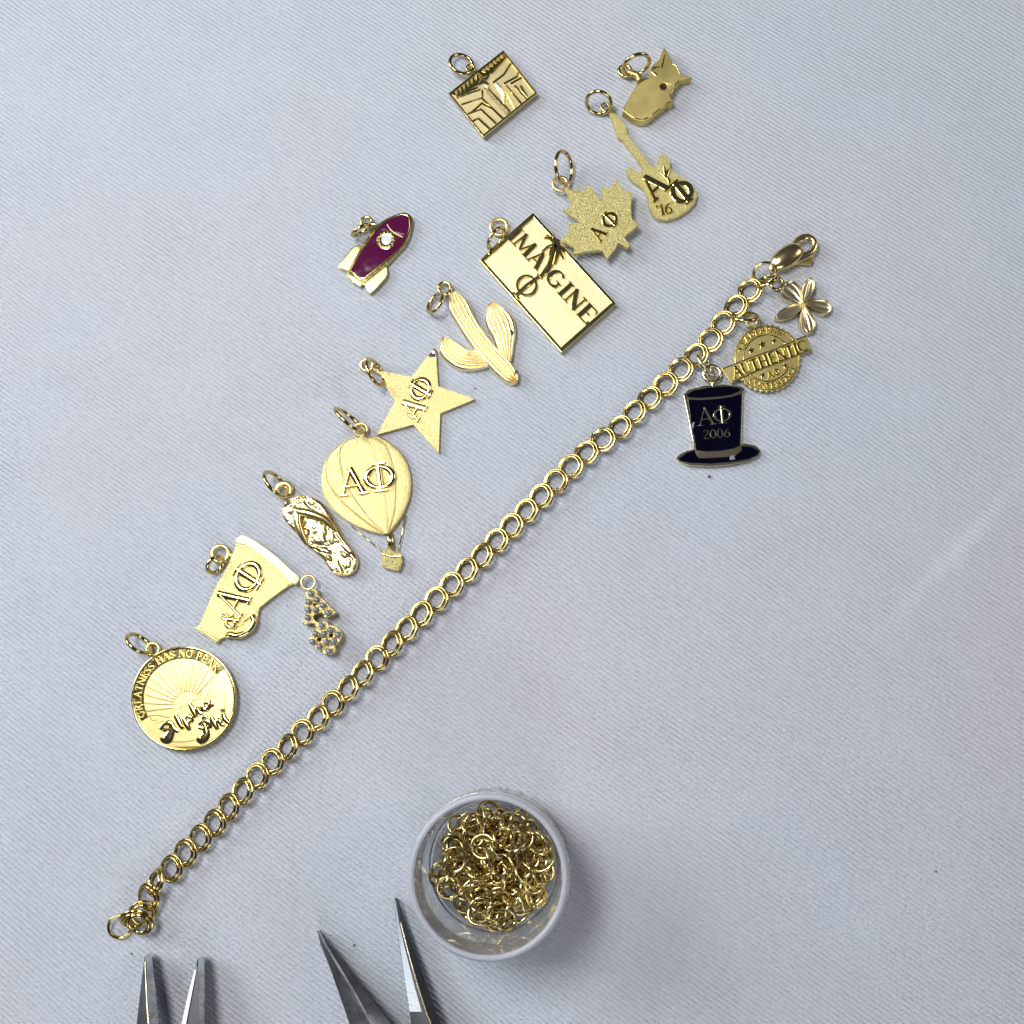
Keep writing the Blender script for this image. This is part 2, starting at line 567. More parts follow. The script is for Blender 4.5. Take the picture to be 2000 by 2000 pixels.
GL = {
    'A': (0.92, [[(0.08, 0, H), (0.44, 1, H)], [(0.42, 1, T), (0.80, 0, T)], [(0.2, .34, H), (0.66, .34, H)], sf(-.04, .24, .03), sf(.62, .96, .03)]),
    'Φ': (1.0, [[(.5, 0, T), (.5, 1, T)], sf(.28, .72, .03), sf(.28, .72, .97), ell(.5, .5, .42, .36, T, H)]),
    'I': (0.42, [[(.2, 0, T), (.2, 1, T)], sf(.02, .38, .03), sf(.02, .38, .97)]),
    'M': (1.15, [[(.12, 0, H), (.18, 1, H)], [(.18, 1, T), (.56, .06, H)], [(.56, .06, H), (.92, 1, H)], [(.92, 1, T), (.98, 0, T)], sf(-.02, .26, .03), sf(.8, 1.12, .03)]),
    'G': (0.95, [ell(.46, .5, .38, .46, T, H, 48, 312), [(.78, .06, H), (.78, .42, H + .05)], sf(.58, .92, .44)]),
    'N': (0.95, [[(.14, 0, H), (.14, 1, H)], [(.12, 1, T), (.80, 0, T)], [(.80, 0, H), (.80, 1, H)], sf(0, .28, .03), sf(.66, .94, .97)]),
    'E': (0.76, [[(.17, 0, T), (.17, 1, T)], [(.05, .03, H), (.68, .03, H)], [(.05, .97, H), (.64, .97, H)], [(.17, .5, H), (.5, .5, H)], [(.66, .03, H), (.68, .24, .04)], [(.62, .97, H), (.64, .78, .04)]]),
    'U': (0.9, [[(.16, 1, T), (.16, .4, T), (.24, .12, T * .8), (.45, .03, H), (.66, .12, H), (.72, .4, H), (.72, 1, H)], sf(.0, .32, .97), sf(.6, .86, .97)]),
    'T': (0.8, [[(.39, 0, T), (.39, 1, T)], [(.02, .95, H), (.76, .95, H)], sf(.2, .58, .03), [(.04, .95, .05), (.03, .75, .05)], [(.74, .95, .05), (.75, .75, .05)]]),
    'H': (1.0, [[(.18, 0, T), (.18, 1, T)], [(.78, 0, T), (.78, 1, T)], [(.18, .5, H), (.78, .5, H)], sf(.02, .34, .03), sf(.02, .34, .97), sf(.62, .94, .03), sf(.62, .94, .97)]),
    'C': (0.88, [ell(.46, .5, .38, .46, T, H, 45, 315)]),
    'L': (0.74, [[(.17, 0, T), (.17, 1, T)], [(.05, .03, H), (.66, .03, H)], sf(.02, .34, .97), [(.64, .03, H), (.67, .28, .04)]]),
    'D': (0.92, [[(.17, 0, T), (.17, 1, T)], ell(.3, .5, .48, .46, T, H, -90, 90, 12), sf(.02, .3, .03), sf(.02, .3, .97)]),
    'S': (0.68, [[(.60, .80, H), (.45, .96, H), (.25, .94, H), (.12, .78, T * .8), (.2, .6, T), (.45, .45, T), (.56, .25, T * .8), (.42, .06, H), (.2, .05, H), (.06, .22, H)]]),
    'R': (0.88, [[(.17, 0, T), (.17, 1, T)], ell(.3, .74, .30, .23, T, H, -90, 90, 10), [(.34, .5, T), (.76, .02, T)], sf(.02, .34, .03), sf(.02, .3, .97)]),
    'P': (0.80, [[(.17, 0, T), (.17, 1, T)], ell(.3, .72, .32, .25, T, H, -90, 90, 10), sf(.02, .34, .03), sf(.02, .3, .97)]),
    'O': (0.92, [ell(.45, .5, .37, .46, T, H)]),
    'F': (0.72, [[(.17, 0, T), (.17, 1, T)], [(.05, .97, H), (.64, .97, H)], [(.17, .5, H), (.5, .5, H)], sf(.02, .34, .03), [(.62, .97, H), (.64, .76, .04)]]),
    'K': (0.92, [[(.17, 0, T), (.17, 1, T)], [(.2, .42, H), (.74, .98, H)], [(.34, .56, T), (.80, .02, T)], sf(.02, .34, .03), sf(.02, .34, .97)]),
    '2': (0.66, [[(.08, .72, H), (.14, .9, H), (.32, .98, H), (.5, .88, T * .8), (.5, .68, T), (.3, .4, H + .03), (.06, .05, H)], [(.06, .05, H + .03), (.58, .05, H + .03)]]),
    '0': (0.66, [ell(.31, .5, .24, .46, T * .9, H)]),
    '6': (0.66, [ell(.31, .3, .24, .27, T * .8, H), [(.52, .94, H), (.3, .85, H + .03), (.12, .6, T * .8), (.08, .32, T * .8)]]),
    '1': (0.45, [[(.24, 0, T), (.24, 1, T)], sf(.06, .42, .03), [(.06, .84, H), (.24, .98, H)]]),
    "'": (0.25, [[(.1, 1, T), (.06, .76, H)]]),
    '&': (0.95, [ell(.4, .74, .17, .22, H + .02, H), ell(.36, .27, .28, .25, T * .9, H, 60, 350, 16), [(.3, .62, T), (.85, .02, T)], [(.62, .18, H), (.78, .5, H)], sf(.62, .9, .5)]),
    ' ': (0.45, []),
}


def glyph(mb, ch, ox, oy, ux, uy, hgt, z0, h, wide=1.0, fat=1.0, rnd=False):
    """ox,oy: baseline start; (ux,uy): unit reading direction in pixels (y down)"""
    vx, vy = uy, -ux
    for st in GL[ch][1]:
        closed = len(st) > 10 and math.hypot(st[0][0] - st[-1][0], st[0][1] - st[-1][1]) < 1e-6
        pts = st[:-1] if closed else st
        stroke(mb, [(ox + ux * x * wide * hgt + vx * y * hgt, oy + uy * x * wide * hgt + vy * y * hgt, w * hgt * fat) for (x, y, w) in pts], z0, h, closed, rnd=rnd)


def letters(parent, text, start, end, hgt, z0, h, m, single=True, fat=1.0, rnd=False):
    """text from start to end (pixels) along its baseline"""
    dx, dy = end[0] - start[0], end[1] - start[1]
    L = math.hypot(dx, dy)
    ux, uy = dx / L, dy / L
    tot = sum(GL[c][0] for c in text)
    wide = L / (tot * hgt)
    x = 0.0
    mb = MB()
    for c in text:
        if c != ' ':
            if single:
                mb = MB()
            glyph(mb, c, start[0] + ux * x, start[1] + uy * x, ux, uy, hgt, z0, h, wide, fat, rnd)
            if single:
                mb.build("letter", m, parent, 30)
        x += GL[c][0] * wide * hgt
    if not single:
        return mb.build("inscription", m, parent, 30)


def arc_letters(parent, text, cx, cy, r, a0, a1, hgt, z0, h, m, inward=False, fat=1.0):
    """lettering round a circle; angles in degrees, anticlockwise from the right"""
    tot = sum(GL[c][0] for c in text)
    mb = MB()
    x = 0.0
    arc = abs(math.radians(a1 - a0)) * r
    wide = arc / (tot * hgt)
    for c in text:
        w = GL[c][0]
        mid = a0 + (a1 - a0) * (x + w / 2) / tot
        a = math.radians(mid)
        px, py = cx + r * math.cos(a), cy - r * math.sin(a)
        sg = -1 if inward else 1
        ux, uy = sg * math.sin(a), sg * math.cos(a)
        glyph(mb, c, px - ux * w * wide * hgt / 2, py - uy * w * wide * hgt / 2, ux, uy, hgt, z0, h, wide, fat)
        x += w
    return mb.build("inscription", m, parent, 30)


def star_poly(cx, cy, R, r, rot):
    return [(cx + (R if i % 2 == 0 else r) * math.cos(rot + math.pi * i / 5), cy + (R if i % 2 == 0 else r) * math.sin(rot + math.pi * i / 5)) for i in range(10)]


# ------------------------------------------------------------------ the cloth
def cloth():
    n = 440
    half = 0.19
    vs, fs = [], []
    for i in range(n):
        for j in range(n):
            x = -half + 2 * half * i / (n - 1)
            y = -half + 2 * half * j / (n - 1) - 0.0
            z = 0.5 * noise.noise(Vector((x * 16, y * 16, 3.1))) + 0.25 * noise.noise(Vector((x * 45, y * 45, 8.0)))
            # slow fold at the right side and a pressed crease running up to the right
            far = max(0.0, (x - y * 0.25 - 0.075) / 0.1)
            z = -0.00010 + z * 0.00034 - 0.0022 * min(1.6, far) ** 2
            cx = (x - 0.0845) * 0.72 + (y + 0.0085) * -0.69      # signed distance to the crease line
            al = (x - 0.0845) * 0.69 + (y + 0.0085) * 0.72
            k = math.exp(-(al / 0.016) ** 2)
            z += -0.00046 * k * math.tanh(-cx / 0.0008) * math.exp(-abs(cx) / 0.009)
            cx2 = (x + 0.0985) * 0.80 + (y + 0.0975) * 0.60
            al2 = (x + 0.0985) * -0.60 + (y + 0.0975) * 0.80
            z += 0.00035 * math.exp(-(al2 / 0.012) ** 2) * math.tanh(-cx2 / 0.0011) * math.exp(-abs(cx2) / 0.010)
            vs.append((x, y, min(z, -0.00002) if abs(x) < 0.085 and abs(y) < 0.085 else z))
    for i in range(n - 1):
        for j in range(n - 1):
            fs.append((i * n + j, (i + 1) * n + j, (i + 1) * n + j + 1, i * n + j + 1))
    me = bpy.data.meshes.new("cloth")
    me.from_pydata(vs, [], fs)
    o = finish(me, "cloth", M_CLOTH, None, 180)
    o["kind"] = "structure"
    o["label"] = "pale blue-white ribbed satin cloth covering the table"


cloth()

CG = "gold charms laid out above the bracelet"

# ------------------------------------------------------------------ framed mountain charm
c = K(840, 60, 7.728)
t = thing("picture_charm", 930, 180, "square gold charm with a faceted mountain valley in relief, left of the horned head", "charm", CG)
outer = c((1105, 292), (1618, 940), (800, 1600), (278, 945))
inner = c((1108, 330), (1580, 935), (806, 1560), (318, 955))
plate("plate", [outer], 0.5, 13, M_FLAT, t, 0.8)
plate("frame_band", [c((318, 955), (1108, 330), (1145, 385), (915, 645), (820, 760), (700, 830), (395, 985))], 12.9, 13.4, M_POL, t, 0.1)
plate("rim", [outer, inner], 13.05, 18, M_POL, t, 1.0)
for path in ([(470, 1115), (780, 1015), (1100, 1325)], [(565, 1255), (772, 1185), (1000, 1400)], [(640, 1365), (730, 1322), (905, 1482)],
             [(940, 790), (1110, 660), (1215, 495)], [(1110, 800), (1310, 690), (1330, 620)],
             [(1150, 830), (1380, 1100)], [(1280, 830), (1480, 1040)], [(1165, 960), (1285, 1175)], [(1210, 800), (1410, 690)], [(400, 1010), (760, 885)],
             [(790, 900), (780, 1010)], [(1370, 830), (1480, 1020)], [(620, 1235), (780, 1090)], [(780, 1090), (940, 1170)]):
    mb = MB()
    stroke(mb, [(*c(*p), 5.5) for p in path], 13, 2.8, tri=True)
    mb.build("mountain_ridge", M_POL, t, 20)
mb = MB()
stroke(mb, [(*c(830, 850), 10), (*c(960, 1000), 13), (*c(1185, 1245), 15)], 13, 4.6, tri=True)
mb.build("centre_ridge", M_CLASP, t, 20)
mb = MB()
stroke(mb, [(*c(985, 790), 8), (*c(1120, 960), 14), (*c(1130, 1110), 8)], 13, 4.2, tri=True)
mb.build("centre_ridge", M_CLASP, t, 20)
mb = MB()
cc = W(*c(800, 745), 13)
sv = [W(*c(*p), 13) for p in ((700, 620), (910, 680), (900, 830), (720, 840))]
ap = Vector((cc.x, cc.y, 19 * U))
mid = [((sv[i] + sv[(i + 1) % 4]) / 2).lerp(cc, 0.45) for i in range(4)]
vs = []
for i in range(4):
    vs += [sv[i], mid[i]]
mb.add([Vector((v.x, v.y, (16 if k % 2 == 0 else 13.2) * U)) for k, v in enumerate(vs)] + [ap], [(k, (k + 1) % 8, 8) for k in range(8)])
mb.build("star_facet", M_PALE, t, 10)
for (a, b) in (((755, 590), (840, 612)), ((810, 545), (898, 572)), ((865, 500), (950, 528)), ((918, 455), (1003, 482)), ((970, 412), (1056, 440)), ((1020, 370), (1106, 398)),
               ((680, 655), (688, 750)), ((620, 695), (632, 795)), ((560, 738), (574, 835)), ((500, 780), (516, 882)), ((440, 825), (458, 925)), ((385, 868), (404, 968))):
    mb = MB()
    stroke(mb, [(*c(*a), 5.0), (*c(*b), 5.0)], 13, 3.4)
    mb.build("frame_bar", M_SAT, t, 30)
mb = MB()
stroke(mb, [(*c(390, 990), 4), (*c(720, 850), 6)], 13, 2.5, tri=True)
stroke(mb, [(*c(915, 660), 6), (*c(1160, 390), 4)], 13, 4.5, tri=True)
mb.build("frame_ledge", M_POL, t, 20)
flat_ring(t, *c(610, 575), 11.5, 5, 3, M_POL, hz=1.3)
wire_ring(t, *c(470, 470), 25, 0.70, 25, sign=-1)

# ------------------------------------------------------------------ animal head charm
c = K(1120, 60, 6.9)
t = thing("head_charm", 1285, 180, "thick plain gold charm shaped like a horned head with one round eye hole", "charm", CG)
ol = c((1225, 215), (1250, 260), (1290, 340), (1340, 440), (1390, 475), (1430, 560), (1450, 592), (1600, 625), (1520, 645), (1440, 665), (1400, 720),
       (1365, 745), (1350, 800), (1310, 850), (1308, 895), (1345, 950), (1330, 975), (1260, 985), (1225, 1035), (1165, 1065), (1110, 1105), (1062, 1152),
       (1010, 1188), (950, 1213), (870, 1210), (790, 1180), (720, 1128), (665, 1080), (690, 1010), (760, 890), (860, 720), (930, 660), (1010, 625),
       (1035, 560), (1030, 520), (1090, 440), (1160, 380), (1180, 300))
plate("head", [ol, circ(*c(1213, 750), 6.8, 20)], 0.5, 24, M_HEAD, t, 1.5)
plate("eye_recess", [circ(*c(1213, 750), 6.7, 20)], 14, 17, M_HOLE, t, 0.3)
mb = MB()
stroke(mb, [(*c(1225, 330), 2.5), (*c(1212, 410), 3.5), (*c(1188, 505), 4)], 24, 1.6, rnd=True)
stroke(mb, [(*c(1050, 540), 3), (*c(1100, 495), 4), (*c(1160, 490), 3)], 24, 1.4, rnd=True)
stroke(mb, [(*c(1060, 560), 5), (*c(1100, 590), 8), (*c(1125, 605), 5)], 24, 1.6, rnd=True)
mb.build("ear_ridge", M_POL, t, 60)
mb = MB()
stroke(mb, [(*c(*q), 3.2) for q in catmull([(1005, 640), (935, 672), (868, 732), (768, 898), (700, 1012), (684, 1078), (790, 1162), (870, 1192), (945, 1196), (1005, 1172)], False, 4)], 23.6, 1.6, rnd=True)
for q in ([(1062, 1140), (1112, 1095), (1165, 1053)], [(1225, 1022), (1262, 975), (1320, 962)], [(1296, 890), (1300, 848), (1335, 800)], [(1350, 745), (1395, 712), (1435, 660)], [(1436, 588), (1385, 478), (1335, 450)]):
    stroke(mb, [(*c(*p), 3.0) for p in q], 23.6, 1.8, rnd=True)
mb.build("head_edge", M_POL, t, 60)
flat_ring(t, *c(695, 540), 16, 8.5, 4, M_POL, hz=1.0)
mb = MB()
tube(mb, [W(*c(740, 560), 12), W(*c(860, 600), 12), W(*c(900, 680), 12)], [7, 8, 9], 12)
mb.build("bail_post", M_SAT, t, 60)
wire_ring(t, *c(845, 485), 28, 0.64, -28, sign=1, lift=8)

# ------------------------------------------------------------------ guitar charm
c = K(1120, 170, 6.9)
t = thing("guitar_charm", 1250, 340, "slim gold electric guitar charm engraved with Greek letters and 16 on its body", "charm", CG)
ol = c((500, 372), (505, 405), (548, 530), (592, 650), (612, 688), (645, 690), (800, 890), (940, 1090), (925, 1125), (880, 1145), (830, 1130), (780, 1085), (740, 1078), (712, 1108),
       (725, 1180), (790, 1262), (900, 1330), (960, 1390), (1000, 1490), (1020, 1610), (1060, 1710), (1140, 1778), (1250, 1790), (1400, 1750), (1540, 1662), (1640, 1560), (1667, 1460),
       (1640, 1370), (1560, 1270), (1440, 1200), (1370, 1160), (1312, 1090), (1302, 1000), (1262, 930), (1200, 900), (1152, 920), (1140, 980), (1160, 1045), (1125, 1088), (1080, 1078),
       (1000, 985), (735, 645), (716, 585), (712, 530), (650, 455), (602, 372), (550, 346))
plate("guitar_body", [ol], 0.5, 13, M_SAND, t, 1.3)
mb = MB()
glyph(mb, 'A', *c(1090, 1556), 0.723, -0.69, 50, 13, 3.2, 0.92, 1.5)
mb.build("letter", M_POL, t, 30)
mb = MB()
glyph(mb, 'Φ', *c(1453, 1647), 0.776, -0.632, 50, 13, 3.2, 0.85, 1.4)
mb.build("letter", M_POL, t, 30)
letters(t, "'16", c(1135, 1745), c(1345, 1700), 21, 13, 2.6, M_POL, True, 1.25)
mb = MB()
for q in ([(1245, 1240), (1200, 1180), (1150, 1150)], [(1245, 1240), (1230, 1150), (1215, 1060)], [(1245, 1240), (1270, 1150), (1300, 1100)], [(1245, 1200), (1290, 1270), (1290, 1320)]):
    stroke(mb, [(*c(*q[0]), 4), (*c(*q[1]), 9), (*c(*q[2]), 2.5)], 13, 2.8, rnd=True)
mb.build("ivy_leaf", M_POL, t, 40)
flat_ring(t, *c(432, 275), 11.5, 5, 3, M_POL, hz=1.0)
neck(t, c(475, 325), c(530, 400), 8, 7, M_SAND)
wire_ring(t, *c(338, 245), 25.5, 0.84, 20, sign=1)

# ------------------------------------------------------------------ maple leaf charm
c = K(1040, 280, 8.05)
t = thing("maple_leaf_charm", 1170, 430, "sandblasted gold maple leaf charm with small Greek letters, overlapping the rectangular charm", "charm", CG)
ol = c((600, 735), (690, 728), (810, 762), (852, 620), (945, 722), (1078, 892), (1106, 872), (1085, 682), (1220, 702), (1325, 560), (1400, 662), (1450, 752), (1500, 768), (1570, 737),
       (1562, 870), (1550, 1000), (1562, 1172), (1600, 1215), (1680, 1270), (1570, 1370), (1450, 1460), (1475, 1520), (1522, 1562), (1512, 1625), (1470, 1640), (1420, 1600), (1350, 1562),
       (1310, 1640), (1172, 1815), (1100, 1682), (1000, 1682), (860, 1702), (642, 1740), (658, 1645), (540, 1572), (442, 1520), (500, 1452), (590, 1382), (580, 1310), (566, 1265),
       (640, 1256), (755, 1242), (640, 1160), (476, 1045), (590, 1002), (597, 940), (547, 792))
plate("leaf", [ol], 18.5, 29, M_SAND, t, 1.0)
mb = MB()
glyph(mb, 'A', *c(1070, 1560), 0.60, -0.80, 31, 29, 1.8, 0.8, 1.1)
mb.build("letter", M_POL, t, 30)
mb = MB()
glyph(mb, 'Φ', *c(1218, 1385), 0.707, -0.707, 33, 29, 1.8, 0.95, 1.2)
mb.build("letter", M_POL, t, 30)
flat_ring(t, *c(440, 640), 19, 10.5, 16, M_BRI, hz=0.8)
neck(t, c(525, 712), c(610, 790), 11, 22, M_SAND)
wire_ring(t, *c(492, 385), 32, 0.50, 84, sign=-1, lift=6, gap_at=150)

# ------------------------------------------------------------------ rectangular word charm
c = K(920, 400, 6.44)
t = thing("word_charm", 1070, 550, "rectangular gold charm reading IMAGINE, with a palm tree growing from a Greek letter", "charm", CG)
outer = c((780, 97), (1823, 1240), (1135, 1855), (102, 695))
inner = c((784, 158), (1762, 1234), (1132, 1790), (160, 700))
plate("plate", [outer], 0.5, 13.5, M_PSAT, t, 0.6)
plate("rim", [outer, inner], 13.55, 17.5, M_POL, t, 1.2)
bu = (0.674, 0.739)
up = (0.739, -0.674)


def bl(s, d=0):
    return c(450 + bu[0] * s + up[0] * d, 422 + bu[1] * s + up[1] * d)


for ch, s0, s1 in (('I', 0, 80), ('M', 92, 352), ('A', 360, 560), ('G', 690, 905), ('I', 925, 1030), ('N', 1040, 1270), ('E', 1285, 1490)):
    letters(t, ch, bl(s0), bl(s1), 33.5, 13.5, 4.2, M_POL, True, 1.45)
mb = MB()
stroke(mb, [(*c(868, 915), 7), (*c(930, 850), 11), (*c(990, 770), 13), (*c(1022, 660), 12), (*c(1058, 510), 12)], 13.5, 5.4)
mb.build("palm_trunk", M_POL, t, 50)
for q in ([(1055, 500), (990, 430), (920, 425)], [(1055, 500), (1000, 420), (950, 395)], [(1055, 500), (1045, 430), (1040, 385)], [(1055, 500), (1100, 450), (1120, 470)],
          [(1055, 500), (960, 540), (890, 600)], [(1055, 510), (1120, 590), (1160, 690)], [(1070, 500), (1150, 560), (1175, 610)], [(1060, 510), (1090, 620), (1050, 760)], [(1050, 520), (1010, 560), (985, 650)]):
    mb = MB()
    stroke(mb, [(*c(*q[0]), 7), (*c(*q[1]), 6 if q[2][1] != 760 else 10), (*c(*q[2]), 4)], 13.5, 5.0)
    mb.build("palm_frond", M_POL, t, 50)
mb = MB()
px0 = c(700, 1022)
stroke(mb, [(px0[0] + 19 * math.cos(2 * math.pi * i / 30), px0[1] + 19 * math.sin(2 * math.pi * i / 30), 7.5 - 2.5 * abs(math.sin(2 * math.pi * i / 30 - 0.7))) for i in range(30)], 13.5, 4.8, True)
stroke(mb, [(*c(560, 1150), 7), (*c(700, 1022), 9), (*c(850, 912), 7)], 13.5, 5.2)
stroke(mb, [(*c(530, 1110), 5), (*c(600, 1185), 5)], 13.5, 4.6)
stroke(mb, [(*c(830, 880), 4), (*c(890, 935), 4)], 13.5, 4.6)
mb.build("letter", M_POL, t, 50)
flat_ring(t, *c(352, 280), 21, 13, 4, M_BRI, hz=0.7)
neck(t, c(440, 365), c(500, 430), 9, 7, M_BRI)
wire_ring(t, *c(315, 430), 24, 0.45, -60, sign=1, lift=0)

# ------------------------------------------------------------------ rocket charm
c = K(640, 390, 9.66)
t = thing("rocket_charm", 735, 490, "purple enamel rocket charm with a beaded round window and bright gold fins", "charm", CG)
ol = c((1500, 245), (1400, 240), (1200, 310), (1050, 390), (940, 470), (860, 560), (720, 760), (640, 862), (560, 856), (480, 890), (380, 1010), (190, 1250), (212, 1292), (390, 1345),
       (360, 1435), (480, 1560), (605, 1640), (655, 1600), (690, 1592), (762, 1750), (800, 1775), (950, 1640), (1090, 1480), (1132, 1400), (1126, 1290), (1102, 1242),
       (1250, 1080), (1450, 870), (1540, 700), (1590, 500), (1602, 380), (1565, 290))
wh = circ(*c(1105, 755), 9.8, 28)
plate("rocket_hull", [ol, wh], 0.5, 10.5, M_POL, t, 1.0)
en = c((1495, 300), (1400, 280), (1200, 352), (1060, 435), (960, 530), (800, 745), (620, 1005), (447, 1330), (600, 1468), (700, 1448), (1100, 1130), (1395, 872), (1505, 660), (1545, 480), (1530, 350))
wring = circ(*c(1105, 755), 18.6, 28)
plate("enamel", [en, wring], 10.5, 11.9, M_PURP, t, 0.5, smooth=False)
cu_out = en
plate("enamel_border", [c((1500, 262), (1400, 255), (1205, 325), (1048, 408), (938, 505), (780, 725), (600, 985), (415, 1325), (590, 1500), (710, 1480), (1125, 1140), (1425, 880), (1530, 680), (1578, 490), (1560, 330)), en], 10.4, 12.8, M_POL, t, 0.6)
plate("fin", [c((628, 868), (560, 866), (490, 900), (390, 1020), (205, 1250), (225, 1280), (385, 1330), (412, 1300), (600, 960))], 10.4, 13.2, M_BRI, t, 0.8)
plate("fin", [c((1095, 1262), (1118, 1300), (1122, 1395), (1082, 1475), (945, 1630), (800, 1762), (770, 1742), (700, 1590), (730, 1560))], 10.4, 13.2, M_BRI, t, 0.8)
plate("nozzle", [c((372, 1430), (420, 1385), (560, 1500), (640, 1575), (625, 1625), (595, 1625), (490, 1550))], 10.4, 13.0, M_BRI, t, 0.8)
plate("window_ring", [wring, circ(*c(1105, 755), 9.8, 28)], 10.4, 11.6, M_POL, t, 0.4)
for k in range(13):
    a = 2 * math.pi * k / 13 + 0.1
    q = c(1105 + 140 * math.cos(a), 755 + 140 * math.sin(a))
    p = W(*q, 12)
    bm = bmesh.new()
    bmesh.ops.create_icosphere(bm, subdivisions=2, radius=2.7 * U)
    me = bpy.data.meshes.new("bead")
    bmesh.ops.translate(bm, verts=bm.verts, vec=p - origin_of(t))
    bm.to_mesh(me)
    bm.free()
    finish(me, "bead", M_POL, t, 180)
plate("window_pane", [circ(*c(1105, 755), 10.2, 28)], 8, 11.2, M_WHITE, t, 0.5)
mb = MB()
stroke(mb, [(*c(*q), 2.4) for q in catmull([(1122, 470), (1180, 560), (1290, 650), (1420, 712)], False, 5)], 11.9, 1.3)
mb.build("nose_line", M_BRI, t, 30)
flat_ring(t, *c(735, 420), 14, 7.5, 4, M_POL, hz=0.9)
mb = MB()
tube(mb, [W(*c(800, 470), 8), W(*c(900, 480), 8)], [7, 7], 12)
mb.build("bail_post", M_POL, t, 60)
wire_ring(t, *c(630, 570), 21, 0.24, -33, sign=1)

# ------------------------------------------------------------------ cactus charm
c = K(820, 530, 8.05)
t = thing("cactus_charm", 930, 650, "bright gold saguaro cactus charm with two upturned ribbed arms", "charm", CG)


def ribs(nr, base, bulge, depth, tipr=0.10, end=False):
    def f(u, v):
        e = min(1.0, u / tipr) if u < tipr else 1.0
        if end:
            e = min(e, (1 - u) / 0.10) if u > 0.90 else e
        e = max(0.0, e) ** 0.5
        return base + (bulge * dome(v, 0.45) + depth * abs(math.sin(math.pi * nr * v)) ** 0.7 * 1.0 * dome(v, 0.3)) * (0.35 + 0.65 * e)
    return f


for nm, cl, hw, nr, b0, end in (
        ("cactus_arm", [(395, 1090), (440, 1190), (560, 1300), (700, 1385), (870, 1390), (1000, 1400), (1120, 1440)], [75, 135, 155, 150, 140, 115, 50], 6, 9, False),
        ("cactus_arm", [(1150, 560), (1195, 680), (1280, 840), (1330, 1000), (1340, 1150), (1365, 1280), (1390, 1420)], [90, 165, 195, 165, 130, 95, 45], 6, 9, False),
        ("cactus_trunk", [(545, 385), (610, 540), (745, 800), (900, 1040), (1080, 1270), (1300, 1500), (1470, 1690)], [85, 150, 140, 135, 130, 140, 95], 5, 12, True)):
    hw = [w * 1.13 for w in hw]
    A, B = lobe_edges(cl, hw)
    d0 = (cl[0][0] - cl[1][0], cl[0][1] - cl[1][1])
    l0 = math.hypot(*d0)
    tp = (cl[0][0] + d0[0] / l0 * hw[0] * 0.75, cl[0][1] + d0[1] / l0 * hw[0] * 0.75)
    tq = (cl[0][0] + d0[0] / l0 * hw[0] * 0.58, cl[0][1] + d0[1] / l0 * hw[0] * 0.58)
    mx_ = [(tq[0] + (p[0] - cl[0][0]) * .66, tq[1] + (p[1] - cl[0][1]) * .66) for p in (A[0], B[0])]
    A = [(tp[0] * .94 + A[0][0] * .06, tp[1] * .94 + A[0][1] * .06), mx_[0]] + A
    B = [(tp[0] * .94 + B[0][0] * .06, tp[1] * .94 + B[0][1] * .06), mx_[1]] + B
    if end:
        d1 = (cl[-1][0] - cl[-2][0], cl[-1][1] - cl[-2][1])
        l1 = math.hypot(*d1)
        te = (cl[-1][0] + d1[0] / l1 * hw[-1] * 0.8, cl[-1][1] + d1[1] / l1 * hw[-1] * 0.8)
        A.append((te[0] * .98 + A[-1][0] * .02, te[1] * .98 + A[-1][1] * .02))
        B.append((te[0] * .98 + B[-1][0] * .02, te[1] * .98 + B[-1][1] * .02))
    mb = MB()
    strip(mb, c(A), c(B), ribs(nr, b0, 5.0, 4.2, 0.12, end), 0.5, b0 + 3, 46, 8 * nr + 1)
    mb.build(nm, M_CACT, t, 48)
plate("tarnish_spot", [circ(*c(1435, 955), 4.4, 9)], 14.5, 17.2, M_TARN, t, 0.4)
plate("tarnish_spot", [c((1480, 1570), (1530, 1545), (1550, 1590), (1500, 1610))], 17, 19.6, M_TARN, t, 0.4)
flat_ring(t, *c(390, 272), 16.5, 8.5, 4, M_POL, hz=1.4)
neck(t, c(460, 345), c(540, 440), 11, 8, M_CACT)
wire_ring(t, *c(240, 490), 22, 0.42, -58, sign=-1)

# ------------------------------------------------------------------ star charm
c = K(690, 670, 7.431)
t = thing("star_charm", 800, 780, "flat satin gold five-pointed star charm with raised Greek letters and one dark-marked tip", "charm", CG)
ol = c((1160, 78), (1202, 88), (1215, 350), (1232, 625), (1768, 812), (1262, 1022), (1240, 1600), (868, 1182), (342, 1330), (605, 850), (415, 530), (402, 405), (600, 440), (845, 492))
plate("star_plate", [ol], 0.5, 10, M_STAR, t, 0.7)
plate("tarnish_spot", [c((1085, 180), (1130, 135), (1190, 150), (1195, 200), (1110, 205))], 9.9, 10.4, M_TARN, t, 0.1)
plate("solder_tip", [c((1135, 115), (1165, 78), (1202, 90), (1198, 150), (1150, 150))], 9.9, 11.5, M_PALE, t, 0.6)
mb = MB()
glyph(mb, 'A', *c(930, 1150), 0.56, -0.828, 46, 10, 3.4, 0.84, 1.6, True)
mb.build("letter", M_BRI, t, 40)
mb = MB()
glyph(mb, 'Φ', *c(1040, 905), 0.50, -0.866, 47, 10, 3.4, 0.98, 1.4, True)
mb.build("letter", M_POL, t, 40)
mb = MB()
for q in (((760, 1010), (840, 1000), (900, 1060)), ((770, 1030), (860, 1090), (920, 1050))):
    stroke(mb, [(*c(*q[0]), 5), (*c(*q[1]), 7), (*c(*q[2]), 4)], 10, 3.0, rnd=True)
mb.build("letter", M_BRI, t, 40)
flat_ring(t, *c(200, 320), 16.5, 8, 3, M_BRI, hz=0.9)
neck(t, c(290, 370), c(440, 470), 9, 5.2, M_STAR)
wire_ring(t, *c(318, 425), 28, 0.40, 62, sign=-1)

